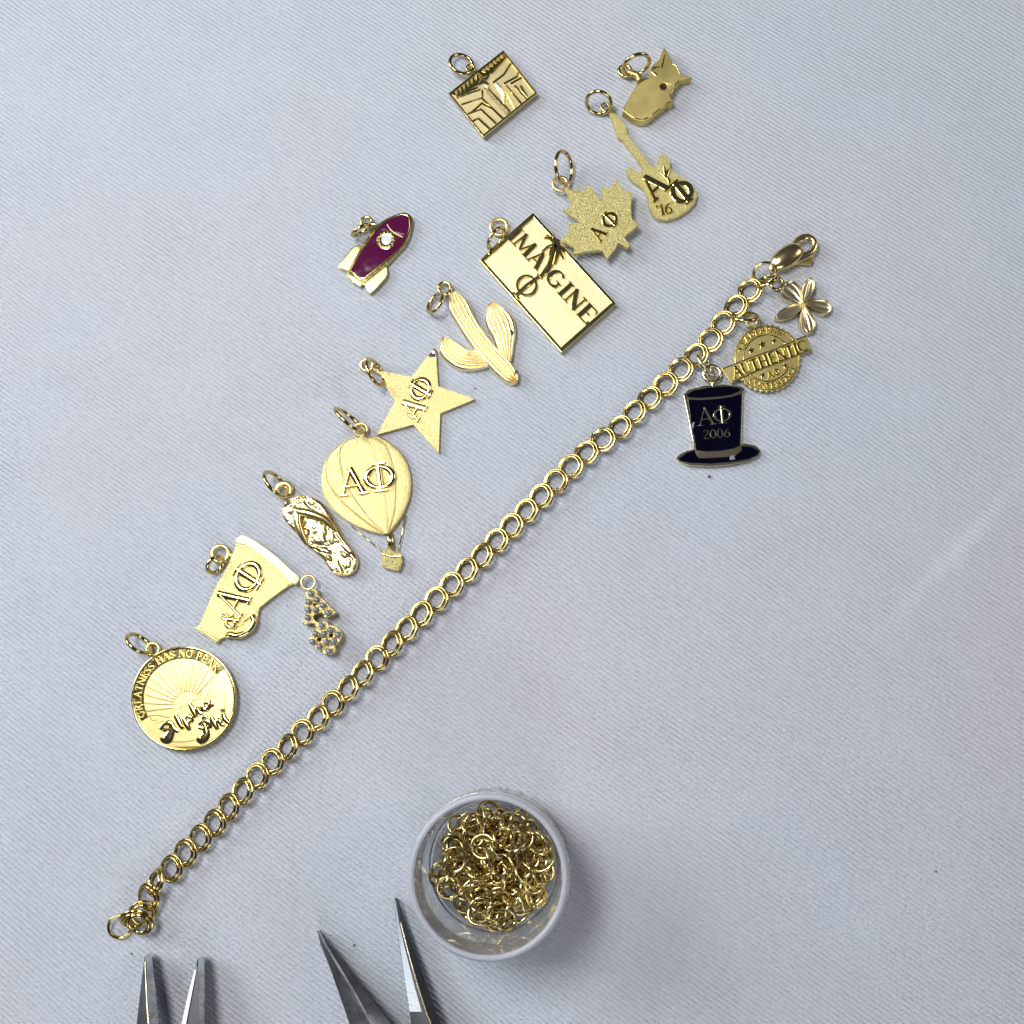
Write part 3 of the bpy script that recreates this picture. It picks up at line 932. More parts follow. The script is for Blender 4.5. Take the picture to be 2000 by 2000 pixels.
# ------------------------------------------------------------------ balloon charm
c = K(590, 780, 5.366)
t = thing("balloon_charm", 715, 980, "gold hot-air balloon charm with puffed panels, Greek letters and a tiny basket on ropes", "charm", CG)
bs = [
    [(575, 402), (470, 425), (330, 520), (235, 660), (196, 830), (205, 940), (262, 1075), (400, 1225), (560, 1325), (720, 1392), (845, 1412)],
    [(590, 400), (450, 440), (320, 545), (258, 660), (262, 830), (330, 960), (430, 1080), (540, 1180), (660, 1280), (780, 1360), (860, 1408)],
    [(600, 396), (490, 430), (415, 500), (405, 620), (440, 800), (500, 940), (580, 1070), (660, 1180), (740, 1280), (820, 1360), (872, 1404)],
    [(620, 394), (690, 430), (750, 510), (795, 640), (830, 780), (858, 900), (880, 1020), (895, 1130), (905, 1230), (905, 1330), (895, 1402)],
    [(640, 390), (770, 405), (870, 465), (930, 580), (965, 720), (985, 870), (990, 1000), (985, 1110), (968, 1210), (940, 1310), (905, 1400)],
    [(660, 386), (810, 388), (930, 462), (1040, 560), (1108, 690), (1140, 850), (1132, 990), (1095, 1120), (1040, 1230), (980, 1320), (915, 1396)]]
for i in range(5):
    mb = MB()
    bu0 = (5, 5, 3.5, 4, 5)[i]
    k0 = (9.0, 10.5, 11.5, 11.5, 10.5, 9.0)

    def zf(u, v, i=i, bu0=bu0):
        e = min(1, u / 0.12, (1 - u) / 0.08 + 0.15)
        return (k0[i] * (1 - v) + k0[i + 1] * v) + bu0 * 0.34 * dome(v, 0.42) * max(0, e)
    strip(mb, c(bs[i]), c(bs[i + 1]), zf, 0.5 + i * 0.02, 12, 40, 12)
    mb.build("balloon_panel", M_STAR, t, 40)
mb = MB()
glyph(mb, 'A', *c(405, 1020), 0.993, -0.115, 53, 13, 5.2, 1.08, 1.3, True)
mb.build("letter", M_POL, t, 45)
mb = MB()
glyph(mb, 'Φ', *c(662, 985), 0.993, -0.115, 56, 13, 5.2, 1.12, 1.3, True)
mb.build("letter", M_POL, t, 45)
for q, w in (([(522, 1330), (700, 1480), (845, 1600)], 2.6), ([(905, 1395), (915, 1480), (925, 1570)], 9), ([(940, 1395), (950, 1480), (960, 1580)], 3), ([(1082, 1200), (1050, 1400), (1008, 1590)], 3.0)):
    mb = MB()
    tube(mb, [W(*c(*p), 6) for p in q], w / 2, 8)
    mb.build("rope", M_POL, t, 180)
plate("basket", [c((840, 1592), (900, 1552), (965, 1590), (1035, 1615), (1048, 1700), (1010, 1795), (930, 1782), (832, 1752))], 0.5, 17, M_SAND, t, 2.5)
mb = MB()
stroke(mb, [(*c(838, 1615), 4), (*c(940, 1650), 5), (*c(1040, 1640), 4)], 17, 1.6, rnd=True)
mb.build("basket_rim", M_POL, t, 40)
flat_ring(t, *c(614, 320), 15.8, 10, 5, M_BRI, hz=1.3)
wire_ring(t, *c(495, 218), 35, 0.20, 40, sign=-1)

# ------------------------------------------------------------------ flip-flop charm
c = K(490, 900, 7.728)
t = thing("sandal_charm", 625, 1040, "knobbly polished gold flip-flop sandal charm with a raised V-shaped strap", "charm", CG)
Ls = [(640, 545), (530, 600), (480, 690), (470, 790), (510, 900), (600, 1005), (720, 1130), (820, 1250), (950, 1370), (1060, 1450), (1150, 1580), (1230, 1690), (1350, 1735)]
Rs = [(690, 520), (850, 528), (1000, 580), (1100, 660), (1200, 800), (1290, 960), (1380, 1130), (1470, 1260), (1565, 1390), (1608, 1500), (1590, 1620), (1520, 1700), (1420, 1735)]


def sole(u, v):
    n = 0.0
    n2 = noise.noise(Vector((u * 10, v * 4.4, 1.7)))
    n3 = noise.noise(Vector((u * 21, v * 9, 5.7)))
    edge = min(1.0, v / 0.08, (1 - v) / 0.08, u / 0.04, (1 - u) / 0.04)
    return 12.5 + max(0, edge) ** 0.5 * 2.0 + (4.6 * abs(n2) + 2.0 * abs(n3)) * max(0, edge)


mb = MB()
strip(mb, c(Ls), c(Rs), sole, 0.5, 14, 110, 44)
mb.build("sole", M_SANDAL, t, 60)
for q in ([(660, 700, 7), (700, 760, 12), (900, 800, 13), (1120, 890, 11), (1290, 1060, 6)], [(665, 705, 7), (700, 800, 13), (715, 960, 12), (770, 1120, 10), (850, 1270, 5)]):
    P = catmull(q, False, 6)
    mb = MB()
    n = len(P)
    tube(mb, [W(*c(p[0], p[1]), 17 + 6.5 * math.sin(math.pi * min(1, 0.15 + i / (n - 1) * 0.85))) for i, p in enumerate(P)], [p[2] * 0.72 for p in P], 12)
    mb.build("strap", M_SANDAL, t, 60)
mb = MB()
tube(mb, ring_pts(W(*c(500, 445), 8), 13.5, Vector((0, 0, 1)), 30), [5.2 + 1.5 * math.sin(i * 0.2) for i in range(30)], 12, True, flat=0.8)
mb.build("bail", M_BRI, t, 180)
wire_ring(t, *c(375, 350), 29, 0.42, 47, sign=-1)

# ------------------------------------------------------------------ mug charm
c = K(370, 1020, 7.43)
t = thing("tankard_charm", 480, 1140, "gold tapered tankard charm with side handle and large raised Greek letters", "charm", CG)
body = c((700, 262), (850, 330), (1050, 460), (1250, 630), (1440, 800), (1490, 905), (1440, 920), (1200, 1090), (1010, 1245), (990, 1330), (985, 1420), (930, 1530), (820, 1640), (700, 1690),
         (560, 1675), (500, 1672), (440, 1700), (400, 1755), (370, 1750), (240, 1650), (70, 1552), (130, 1500), (150, 1480), (270, 1190), (400, 900), (545, 650), (620, 480), (680, 330))
plate("tankard_body", [body], 0.5, 13, M_STAR, t, 0.8)
band = catmull([(668, 272), (762, 186), (930, 262), (1110, 380), (1300, 530), (1460, 680), (1588, 800), (1555, 885), (1490, 892), (1350, 750), (1160, 580), (950, 420), (800, 335)], True, 4)
plate("lip", [c(band)], 8, 17.5, M_PSAT, t, 1.4)
mb = MB()
stroke(mb, [(*c(*q), 3.4) for q in catmull([(672, 322), (820, 390), (1000, 500), (1220, 680), (1440, 898)], False, 5)], 13, 2.6, rnd=True)
mb.build("lip_bead", M_POL, t, 45)
mb = MB()
stroke(mb, [(*c(*q), 5.5) for q in catmull([(88, 1535), (200, 1575), (310, 1660), (405, 1722)], False, 5)], 13, 2.4, rnd=True)
mb.build("foot", M_BRI, t, 45)
mb = MB()
stroke(mb, [(*c(870, 1385), 2.5), (*c(760, 1470), 3.2), (*c(640, 1560), 2.5)], 13, 1.8, rnd=True)
tube(mb, [W(*c(*q), 14.5) for q in catmull([(905, 1350), (935, 1430), (900, 1530), (800, 1610), (680, 1645), (590, 1625), (530, 1650)], False, 5)], 6.2, 12)
mb.build("handle", M_POL, t, 180)
mb = MB()
glyph(mb, 'Φ', *c(905, 1110), 0.53, -0.848, 58, 13, 4.2, 1.12, 1.25, True)
mb.build("letter", M_POL, t, 45)
mb = MB()
glyph(mb, 'A', *c(735, 1400), 0.50, -0.866, 62, 13, 4.2, 0.80, 1.2, True)
mb.build("letter", M_POL, t, 45)
mb = MB()
glyph(mb, '&', *c(590, 1570), 0.70, -0.714, 36, 13, 4.0, 0.85, 1.4, True)
mb.build("letter", M_POL, t, 45)
flat_ring(t, *c(448, 460), 20.5, 11.5, 4, M_BRI, hz=1.0)
neck(t, c(570, 470), c(660, 500), 10, 7, M_STAR)
wire_ring(t, *c(385, 620), 17.5, 0.72, -50, sign=1)

# ------------------------------------------------------------------ pearl letter charm
c = K(560, 1100, 9.2)
t = thing("pearl_charm", 625, 1210, "small gold Greek letter charm set with tiny grey pearls", "charm", CG)
zt = 24
al = c((330, 535), (400, 480), (530, 458), (545, 500), (560, 570), (620, 620), (700, 700), (780, 785), (885, 890), (780, 958), (690, 985), (655, 930), (630, 885), (500, 925), (470, 960), (512, 1030),
       (560, 1065), (720, 1030), (742, 1100), (880, 1132), (958, 1200), (990, 1290), (960, 1400), (868, 1488), (885, 1570), (855, 1612), (760, 1640), (655, 1632), (640, 1560), (560, 1560), (450, 1482), (402, 1392),
       (425, 1290), (480, 1210), (530, 1160), (495, 1085), (430, 1080), (292, 1092), (280, 1050), (325, 980), (328, 800), (340, 620))
plate("letter_frame", [al, circ(*c(498, 742), 2.6, 8), circ(*c(583, 1370), 3.8, 10), circ(*c(795, 1300), 3.8, 10)], 0.5, zt, M_SET, t, 1.6)
pear = [(432, 550), (393, 697), (535, 655), (645, 757), (380, 838), (522, 838), (740, 892), (375, 978), (628, 1120), (518, 1265), (665, 1272), (787, 1200), (912, 1282), (462, 1412), (713, 1418), (842, 1412), (590, 1500), (757, 1582)]
for (x, y) in pear:
    p = W(*c(x, y), zt + 2.5)
    bm = bmesh.new()
    bmesh.ops.create_uvsphere(bm, u_segments=16, v_segments=10, radius=6.1 * U)
    bmesh.ops.translate(bm, verts=bm.verts, vec=p - origin_of(t))
    me = bpy.data.meshes.new("pearl")
    bm.to_mesh(me)
    bm.free()
    finish(me, "pearl", M_PEARL, t, 180)
mb = MB()
random.seed(5)
for (x, y) in pear:
    for k in range(5):
        a = random.uniform(0, 6.28)
        q = W(*c(x + 66 * math.cos(a), y + 66 * math.sin(a)), zt)
        tube(mb, [q - Vector((0, 0, 2 * U)), q + Vector((0, 0, 1.2 * U)), q + Vector((0, 0, 2.4 * U))], [2.1, 2.0, 1.0], 7)
mb.build("prongs", M_POL, t, 60)
flat_ring(t, *c(383, 345), 15.5, 11, 16, M_BRI, hz=1.0)

# ------------------------------------------------------------------ medallion
c = K(230, 1220, 7.155)
t = thing("medallion_charm", 358, 1367, "round gold medallion with a rising sun, edge lettering and Alpha Phi in script", "charm", CG)
cx, cy = c(922, 1036)
R = 735 / 7.155
plate("disc", [circ(cx, cy, R, 96)], 0.5, 11.5, M_POL, t, 1.2)
plate("rim", [circ(cx, cy, R, 96), circ(cx, cy, R - 4.6, 96)], 11.5, 17.5, M_POL, t, 1.4)
a0, a1 = math.radians(36), math.radians(208)
fi = R - 24.5
fo = R - 5.4
pts = [(cx + fi * math.cos(a0 + (a1 - a0) * k / 48), cy - fi * math.sin(a0 + (a1 - a0) * k / 48)) for k in range(49)]
pts += [(cx + fo * math.cos(a1 + (a0 + 2 * math.pi - a1) * k / 52), cy - fo * math.sin(a1 + (a0 + 2 * math.pi - a1) * k / 52)) for k in range(53)]
plate("sun_field", [pts], 11.4, 14.2, M_BRI, t, 0.6)
arc_letters(t, "GREATNESS HAS NO PEAK", cx, cy, R - 21.5, 205, 39, 14.5, 11.5, 4.2, M_SAT, fat=1.0)
sx, sy = c(965, 1130)
for k in range(13):
    a = math.radians(186 - k * 11.3)
    w = math.radians(2.9)
    pl = []
    for (rr, s) in ((27, -1), (27, 1)):
        pl.append((sx + rr * math.cos(a + s * w * 1.6), sy - rr * math.sin(a + s * w * 1.6)))
    ends = []
    for s in (1, -1):
        b = a + s * w
        dx, dy = math.cos(b), -math.sin(b)
        ex, ey = sx - cx, sy - cy
        B = ex * dx + ey * dy
        C = ex * ex + ey * ey - (fi - 1.2) ** 2
        tt = -B + math.sqrt(B * B - C)
        ends.append((sx + dx * tt, sy + dy * tt))
    plate("sun_ray", [pl + ends], 14.1, 16.6, M_BRI, t, 0.7)
mb = MB()
for q in ([(1030, 1060), (1140, 1050), (1160, 960), (1185, 850), (1210, 790), (1235, 860), (1285, 890), (1245, 990), (1290, 1030), (1480, 920), (1500, 1040), (1490, 1180)],
          [(870, 1200), (880, 1150), (1000, 1125), (1060, 1080)], [(430, 1275), (560, 1270), (740, 1305), (830, 1250)], [(500, 1395), (580, 1360), (700, 1350)],
          [(740, 1640), (950, 1640), (1120, 1600)], [(440, 1280), (480, 1340), (560, 1330)]):
    stroke(mb, [(*c(*p), 1.5) for p in q], 14.2, 0.9, tri=True)
mb.build("coastline", M_POL, t, 30)


def script(paths):
    mb = MB()
    for q in paths:
        P = catmull([(*c(p[0], p[1]), max(p[2], 46) * 1.08 / 7.155) for p in q], False, 4)
        stroke(mb, P, 14.2, 3.6)
    mb.build("letter", M_POL, t, 50)


script([[(600, 1470, 30), (640, 1400, 60), (740, 1370, 70), (760, 1440, 80), (740, 1520, 100), (700, 1600, 120), (640, 1590, 90), (650, 1540, 40)], [(760, 1380, 60), (790, 1450, 70), (850, 1490, 60)], [(640, 1470, 40), (780, 1460, 40)]])
script([[(810, 1260, 50), (850, 1340, 75), (900, 1430, 60), (930, 1425, 30)]])
script([[(920, 1310, 50), (970, 1400, 75), (1010, 1470, 50)], [(940, 1320, 40), (1000, 1270, 60), (1040, 1330, 60), (980, 1380, 50)]])
script([[(1010, 1110, 50), (1060, 1200, 75), (1100, 1290, 60)], [(1080, 1210, 40), (1110, 1170, 60), (1150, 1230, 60), (1190, 1240, 35)]])
script([[(1200, 1100, 50), (1190, 1170, 70), (1250, 1180, 60), (1280, 1110, 60), (1230, 1070, 50), (1200, 1100, 50)], [(1280, 1060, 60), (1300, 1140, 60), (1335, 1100, 25)]])
script([[(1180, 1320, 40), (1210, 1270, 40), (1250, 1300, 30)], [(1130, 1400, 70), (1200, 1350, 60), (1280, 1360, 70), (1290, 1430, 60), (1210, 1450, 50), (1140, 1430, 60)], [(1210, 1380, 60), (1240, 1480, 80), (1230, 1560, 110), (1160, 1610, 110), (1140, 1560, 60)]])
script([[(1310, 1280, 40), (1350, 1370, 70), (1400, 1460, 50)], [(1370, 1380, 40), (1420, 1330, 60), (1450, 1390, 60), (1490, 1400, 35)]])
script([[(1480, 1240, 60), (1500, 1320, 70), (1560, 1370, 50)], [(1440, 1200, 45), (1500, 1200, 45)]])
flat_ring(t, *c(490, 345), 15.5, 8, 4, M_BRI, hz=1.0)
wire_ring(t, *c(300, 265), 25, 0.50, 33, sign=-1)

# ------------------------------------------------------------------ top hat charm
HG = "charms hanging from the bracelet"
c = K(1280, 680, 7.43)
t = thing("top_hat_charm", 1405, 800, "navy enamel top hat charm marked with Greek letters and 2006, hanging from the bracelet", "charm", HG)
ol = c((408, 672), (480, 602), (700, 545), (1000, 525), (1240, 552), (1305, 585), (1270, 645), (1245, 1395), (1300, 1384), (1450, 1410), (1532, 1482), (1500, 1562), (1350, 1640), (1100, 1690), (800, 1715),
       (500, 1698), (350, 1650), (298, 1600), (350, 1540), (450, 1492), (562, 1460), (490, 1080), (412, 700))
plate("hat_base", [ol], 0.5, 11, M_PALE, t, 1.0)
plate("crown_enamel", [c((440, 678), (560, 612), (800, 567), (1050, 552), (1225, 578), (1240, 612), (1100, 675), (900, 705), (650, 722), (490, 710))], 11, 12, M_NAVY, t, 0.4)
plate("crown_enamel", [c((474, 745), (650, 752), (900, 735), (1100, 706), (1252, 660), (1228, 1408), (1150, 1448), (950, 1486), (750, 1496), (590, 1476), (560, 1280), (528, 1180), (516, 1090), (505, 980))], 11, 12.2, M_NAVY, t, 0.4)
plate("brim_enamel", [c((332, 1608), (450, 1520), (568, 1480), (600, 1560), (640, 1600), (900, 1592), (1150, 1572), (1240, 1495), (1256, 1422), (1400, 1430), (1508, 1490), (1478, 1550), (1350, 1608), (1100, 1650), (800, 1676), (520, 1665), (380, 1638))], 11, 12, M_NAVY, t, 0.4)
plate("hat_band", [c((585, 1490), (750, 1508), (950, 1498), (1150, 1460), (1245, 1425), (1236, 1490), (1148, 1566), (900, 1586), (645, 1594), (605, 1555))], 11, 12.6, M_BAND, t, 0.4)
plate("enamel_chip", [c((1075, 1612), (1090, 1565), (1140, 1545), (1160, 1612), (1110, 1622))], 11.5, 12.9, M_CHIP, t, 0.1)
plate("enamel_chip", [c((540, 1080), (572, 1068), (560, 1130), (545, 1180), (528, 1130))], 11.5, 12.6, M_CHIP, t, 0.1)
letters(t, "A", c(622, 1135), c(875, 1105), 35, 12.2, 1.4, M_PALE, True, 0.7)
letters(t, "Φ", c(842, 1108), c(1120, 1082), 34, 12.2, 1.4, M_PALE, True, 0.7)
letters(t, "2006", c(695, 1325), c(1100, 1290), 18, 12.2, 1.3, M_PALE, True, 0.85)
flat_ring(t, *c(820, 372), 20.5, 13, 5, M_PALE, hz=0.9)
neck(t, c(835, 510), c(840, 590), 10, 5.8, M_PALE)
wire_ring(t, *c(722, 225), 26, 0.24, 62, m=M_PALE, sign=-1, r=3.6)

# ------------------------------------------------------------------ stamp charm
c = K(1400, 620, 9.66)
t = thing("seal_charm", 1498, 700, "round scalloped gold seal charm with an AUTHENTIC banner, between top hat and flower", "charm", HG)
cx, cy = c(948, 765)
edge = []
for k in range(36 * 6):
    a = 2 * math.pi * k / (36 * 6)
    r = 65.0 + 1.9 * math.cos(36 * a)
    edge.append((cx + r * math.cos(a), cy + r * math.sin(a)))
plate("seal_disc", [edge], 3.5, 12.5, M_SAT, t, 0.6)
plate("seal_rim", [circ(cx, cy, 62.8, 72), circ(cx, cy, 61.3, 72)], 12.4, 13.8, M_POL, t, 0.4)
plate("inner_rim", [circ(cx, cy, 46.3, 72), circ(cx, cy, 44.2, 72)], 12.4, 14.0, M_POL, t, 0.4)
arc_letters(t, "LEADERSHIP", cx, cy, 49.0, 164, 52, 10.5, 12.5, 2.2, M_POL)
arc_letters(t, "CONFERENCE", cx, cy, 59.5, 232, 345, 10.5, 12.5, 2.2, M_POL, inward=True)
plate("banner", [c((85, 962), (300, 880), (700, 720), (1100, 590), (1400, 440), (1690, 325), (1790, 612), (1500, 730), (1150, 860), (800, 995), (520, 1110), (272, 1240), (190, 1130))], 12.4, 15.6, M_SAT, t, 0.7)
mb = MB()
stroke(mb, [(*c(*p), 2.2) for p in ((110, 968), (700, 738), (1100, 600), (1685, 345))], 15.6, 1.2)
stroke(mb, [(*c(*p), 2.2) for p in ((285, 1218), (800, 978), (1150, 842), (1770, 610))], 15.6, 1.2)
mb.build("banner_edge", M_POL, t, 30)
letters(t, "AUTHENTIC", c(330, 1150), c(1735, 615), 22.5, 15.6, 2.4, M_POL, True, 1.15)
for (x, y, r) in ((650, 618, 7.4), (852, 510, 8.6), (1080, 440, 6.5), (862, 1085, 6.6), (1292, 905, 6.0), (430, 600, 4)):
    plate("small_star", [star_poly(*c(x, y), r, r * 0.45, -1.9)], 12.4, 15.0, M_POL, t, 0.4)
letters(t, "AΦ", c(965, 1170), c(1215, 1065), 13, 12.5, 2.0, M_POL, True, 0.9)
flat_ring(t, *c(655, 95), 12.5, 7.5, 5, M_SAT, hz=0.9)
wire_ring(t, 1455, 617, 26, 0.30, 4, sign=-1, lift=2)

# ------------------------------------------------------------------ flower charm
c = K(1360, 440, 5.683)
t = thing("flower_charm", 1570, 595, "small five-petalled gold flower charm with cupped petals, nearest to the bracelet clasp", "charm", HG)


def petal(u, v):
    rim = max(0.0, (abs(2 * v - 1) - 0.78) / 0.22)
    tip = max(0.0, (u - 0.90) / 0.10)
    g = 0.5 * math.cos(2 * math.pi * 3 * v)
    return 12 + 3.0 * max(rim, tip) + g - 2.2 * dome(v, 1.0) * math.sin(math.pi * min(1, u * 0.9 + 0.1)) + 2.0 * (1 - u)


ce = (1195, 880)
for cl, hw in (([(1195, 870), (1215, 790), (1240, 700), (1262, 620), (1262, 572)], [14, 52, 68, 42, 6]),
               ([(1210, 880), (1290, 880), (1370, 900), (1440, 920), (1495, 925)], [14, 55, 82, 80, 30]),
               ([(1195, 900), (1205, 980), (1225, 1060), (1245, 1130), (1262, 1200)], [14, 55, 85, 80, 25]),
               ([(1180, 890), (1110, 925), (1020, 970), (930, 1010), (868, 1035)], [14, 50, 65, 48, 6]),
               ([(1180, 870), (1120, 810), (1060, 750), (1000, 700), (955, 675)], [14, 70, 108, 100, 40])):
    A, B = lobe_edges(cl, hw)
    mb = MB()
    strip(mb, c(A), c(B), petal, 1.5, 13, 26, 19)
    mb.build("petal", M_PETAL, t, 60)
mb = MB()
tube(mb, [W(*c(1195, 880), 11), W(*c(1195, 880), 16)], [6, 3], 10)
mb.build("flower_centre", M_SAT, t, 60)
flat_ring(t, *c(893, 645), 15, 9.5, 5, M_WIRE, hz=0.9)
wire_ring(t, *c(780, 612), 22, 0.32, -24, sign=-1, lift=2, gap_at=185)

# ------------------------------------------------------------------ the bracelet
t = thing("bracelet", 900, 1120, "long gold double-link charm bracelet laid diagonally across the cloth", "bracelet")
ctrl = [(1464, 567), (1440, 594), (1416, 625.5), (1393, 657), (1364.6, 688), (1334, 717), (1305, 745), (1273, 772.5), (1242, 801), (1214, 831), (1139, 888), (1040, 985), (938, 1087),
        (818, 1203), (711, 1311), (650.5, 1372.5), (591, 1429.5), (531, 1487), (472, 1545.5), (417, 1609), (361, 1666), (334, 1696)]
dens = catmull(ctrl, False, 12)
Ltot = sum(math.hypot(dens[i + 1][0] - dens[i][0], dens[i + 1][1] - dens[i][1]) for i in range(len(dens) - 1))
NL = int(round(Ltot / 41.0)) + 1
path = resample(dens, NL)
random.seed(11)


def link_mesh(variant):
    rnd = random.Random(variant)
    mb = MB()
    for off, dR in ((-2.0, 2.3), (2.2, -3.2)):
        cc = Vector((0, 0, off * U))
        pts = ring_pts(cc, 21.6 + dR + rnd.uniform(-.3, .3), Vector((0, 0, 1)), 36, ry=0.97)
        # springy waviness where the wire was pressed at the joints
        for i, p in enumerate(pts):
            a = 2 * math.pi * i / 36
            p.z += 0.9 * U * math.cos(2 * a + 0.4)
        tube(mb, pts, 3.0, 10, True)
    me = bpy.data.meshes.new("link")
    me.from_pydata([tuple(v) for v in mb.v], [], mb.f)
    bm = bmesh.new()
    bm.from_mesh(me)
    bmesh.ops.recalc_face_normals(bm, faces=bm.faces)
    bm.to_mesh(me)
    bm.free()
    me.materials.append(M_CHAIN)
    me.polygons.foreach_set("use_smooth", [True] * len(me.polygons))
    return me


LM = [link_mesh(k) for k in range(4)]


def put_link(px, py, dx, dy, tilt, pitch, z=19.0, k=0):
    ax = Vector((dx, -dy, 0)).normalized()
    side = Vector((-ax.y, ax.x, 0))
    Rm = Matrix.Rotation(math.radians(pitch), 3, side) @ Matrix.Rotation(math.radians(tilt), 3, ax)
    base = Matrix((ax, side, Vector((0, 0, 1)))).transposed()
    M = (Rm @ base).to_4x4()
    o = bpy.data.objects.new("link", LM[k % 4])
    COL.objects.link(o)
    o.parent = t
    w = W(px, py, z)
    M.translation = w - Vector(t.location)
    o.matrix_local = M
    return o


for i, (x, y) in enumerate(path):
    a = path[max(0, i - 1)]
    b = path[min(NL - 1, i + 1)]
    put_link(x, y, b[0] - a[0], b[1] - a[1], 20 + random.uniform(-7, 7), 14 + random.uniform(-4, 4), 16, i)
for k, (x, y, an, tl, pt, z) in enumerate(((303, 1722, 118, 44, 10, 20), (289, 1752, 100, 20, 14, 20), (279, 1784, 125, -30, 14, 21), (272, 1803, 20, 24, 8, 32), (262, 1797, 160, -48, 12, 26))):
    put_link(x, y, math.cos(math.radians(an)), math.sin(math.radians(an)), tl, pt, z, k)
wire_ring(t, 234, 1810, 20.5, 0.92, 20, name="end_ring", m=M_WIRE, r=3.2)
wire_ring(t, *c(752, 545), 22.5, 0.86, -30, name="end_ring", m=M_WIRE, r=3.4, lift=2)
# lobster clasp
cl = bpy.data.objects.new("lobster_clasp", None)
COL.objects.link(cl)
cl.parent = t
mb = MB()
P = catmull([(822, 500, 5), (850, 470, 9), (900, 428, 16), (975, 372, 19.5), (1050, 320, 19.5), (1115, 278, 16.5), (1150, 255, 11)], False, 5)
tube(mb, [W(*c(p[0], p[1]), 17) for p in P], [p[2] * 1.12 for p in P], 24, flat=0.72)
mb.build("clasp_body", M_CLASP, cl, 60)
mb = MB()
P = catmull([(1085, 215, 6), (1130, 165, 7), (1200, 130, 7), (1270, 145, 7), (1312, 205, 7), (1296, 275, 7), (1240, 325, 8), (1150, 365, 9), (1060, 420, 7)], False, 5)
tube(mb, [W(*c(p[0], p[1]), 14) for p in P], [p[2] for p in P], 14, flat=1.0)
mb.build("clasp_hook", M_CLASP, cl, 60)
plate("clasp_lever", [c((1090, 425), (1170, 405), (1230, 350), (1300, 340), (1302, 385), (1280, 425), (1240, 435), (1190, 432))], 5, 11, M_BRI, cl, 1.2)
mb = MB()
P = catmull([(1098, 240), (1130, 290), (1180, 315), (1240, 312)], False, 4)
tube(mb, [W(*c(*p), 13) for p in P], 2.2, 10)
mb.build("clasp_gate", M_BRI, cl, 60)

# ------------------------------------------------------------------ jar with loose rings
jz = 200
top = W(953, 1712, jz)
t = thing("plastic_jar", 960, 1695, "round thick-walled clear plastic pot, open and half filled with loose gold jump rings", "jar")
t.location = (top.x, top.y, 0)
jc = Vector((top.x, top.y, 0))
mb = MB()
prof = [(0, 0.6), (60, 0.6), (124, 0.6), (131, 3), (133, 9), (133, 140), (132.6, 192), (131, 198), (128, 200.4), (124.5, 199), (123.5, 192), (120.5, 110), (116.5, 50), (112, 30), (104, 22.5), (85, 20.5), (45, 20), (0, 20)]
lathe(mb, jc, prof, 96)
o = mb.build("jar_body", M_JAR, t, 180)
bm = bmesh.new()
bm.from_mesh(o.data)
bmesh.ops.remove_doubles(bm, verts=bm.verts, dist=1e-7)
bmesh.ops.dissolve_degenerate(bm, edges=bm.edges, dist=1e-8)
bmesh.ops.recalc_face_normals(bm, faces=bm.faces)
bm.to_mesh(o.data)
bm.free()
o.data.polygons.foreach_set("use_smooth", [True] * len(o.data.polygons))
for zz, rr in ((148, 134.8), (162, 135.0), (176, 135.0)):
    mb = MB()
    tube(mb, ring_pts(Vector((jc.x, jc.y, zz * U)), rr, Vector((0, 0, 1)), 96), 2.0, 8, True)
    mb.build("screw_thread", M_JAR, t, 180)
mb = MB()
lathe(mb, jc, [(123.6, 199.5), (125, 202), (128, 203), (131.5, 202.2), (134.2, 198), (134.6, 186), (133.0, 184), (133.0, 193), (131.3, 198.4), (128, 200.8), (123.6, 199.5)], 96)
mb.build("jar_rim", M_FROST, t, 180)

random.seed(21)


def ring_mesh(R, r, gap, seed):
    rr = random.Random(seed)
    mb = MB()
    tube(mb, ring_pts(Vector((0, 0, 0)), R, Vector((0, 0, 1)), 26, gap=gap, start=rr.uniform(0, 6), ry=rr.uniform(.94, 1)), r, 8, gap == 0)
    me = bpy.data.meshes.new("jump_ring")
    me.from_pydata([tuple(v) for v in mb.v], [], mb.f)
    me.materials.append(M_WIRE)
    me.polygons.foreach_set("use_smooth", [True] * len(me.polygons))
    return me


RM = [ring_mesh(R, r, g, k) for k, (R, r, g) in enumerate(((19.5, 3.4, .12), (20.5, 3.4, 0), (18, 3.2, .15), (21, 3.5, 0), (18, 3.2, .12)))]
placed = []
nring = 0
for layer, (zl, cnt, rmax) in enumerate(((26, 44, 93), (36, 40, 94), (47, 36, 95), (58, 24, 95), (68, 9, 70))):
    tries = 0
    got = 0
    while got < cnt and tries < 4000:
        tries += 1
        a = random.uniform(0, 2 * math.pi)
        rad = rmax * math.sqrt(random.random())
        x, y = rad * math.cos(a), rad * math.sin(a)
        if any((x - q[0]) ** 2 + (y - q[1]) ** 2 < (11.5 if layer < 3 else 17) ** 2 and q[2] == layer for q in placed):
            continue
        placed.append((x, y, layer))
        got += 1
        nring += 1
        tilt = min(1.35, abs(random.gauss(0.55, 0.45)))
        az = random.uniform(0, 2 * math.pi)
        o = bpy.data.objects.new("jump_ring", RM[random.randrange(5)])
        COL.objects.link(o)
        zz = zl + 10 * abs(math.sin(tilt)) + random.uniform(-3, 3) + 8 * (rad / 100) ** 2
        # keep the whole ring inside the pot
        reach = rad + 19
        if reach > 113:
            f = (113 - 19) / rad
            x, y = x * f, y * f
        o.location = (jc.x + x * U, jc.y + y * U, zz * U)
        o.rotation_euler = (tilt * math.cos(az), tilt * math.sin(az), random.uniform(0, 6.28))
        o["label"] = "small gold jump ring lying loose in the heap inside the clear round pot"
        o["category"] = "jump ring"
        o["group"] = "loose jump rings heaped in the clear pot"


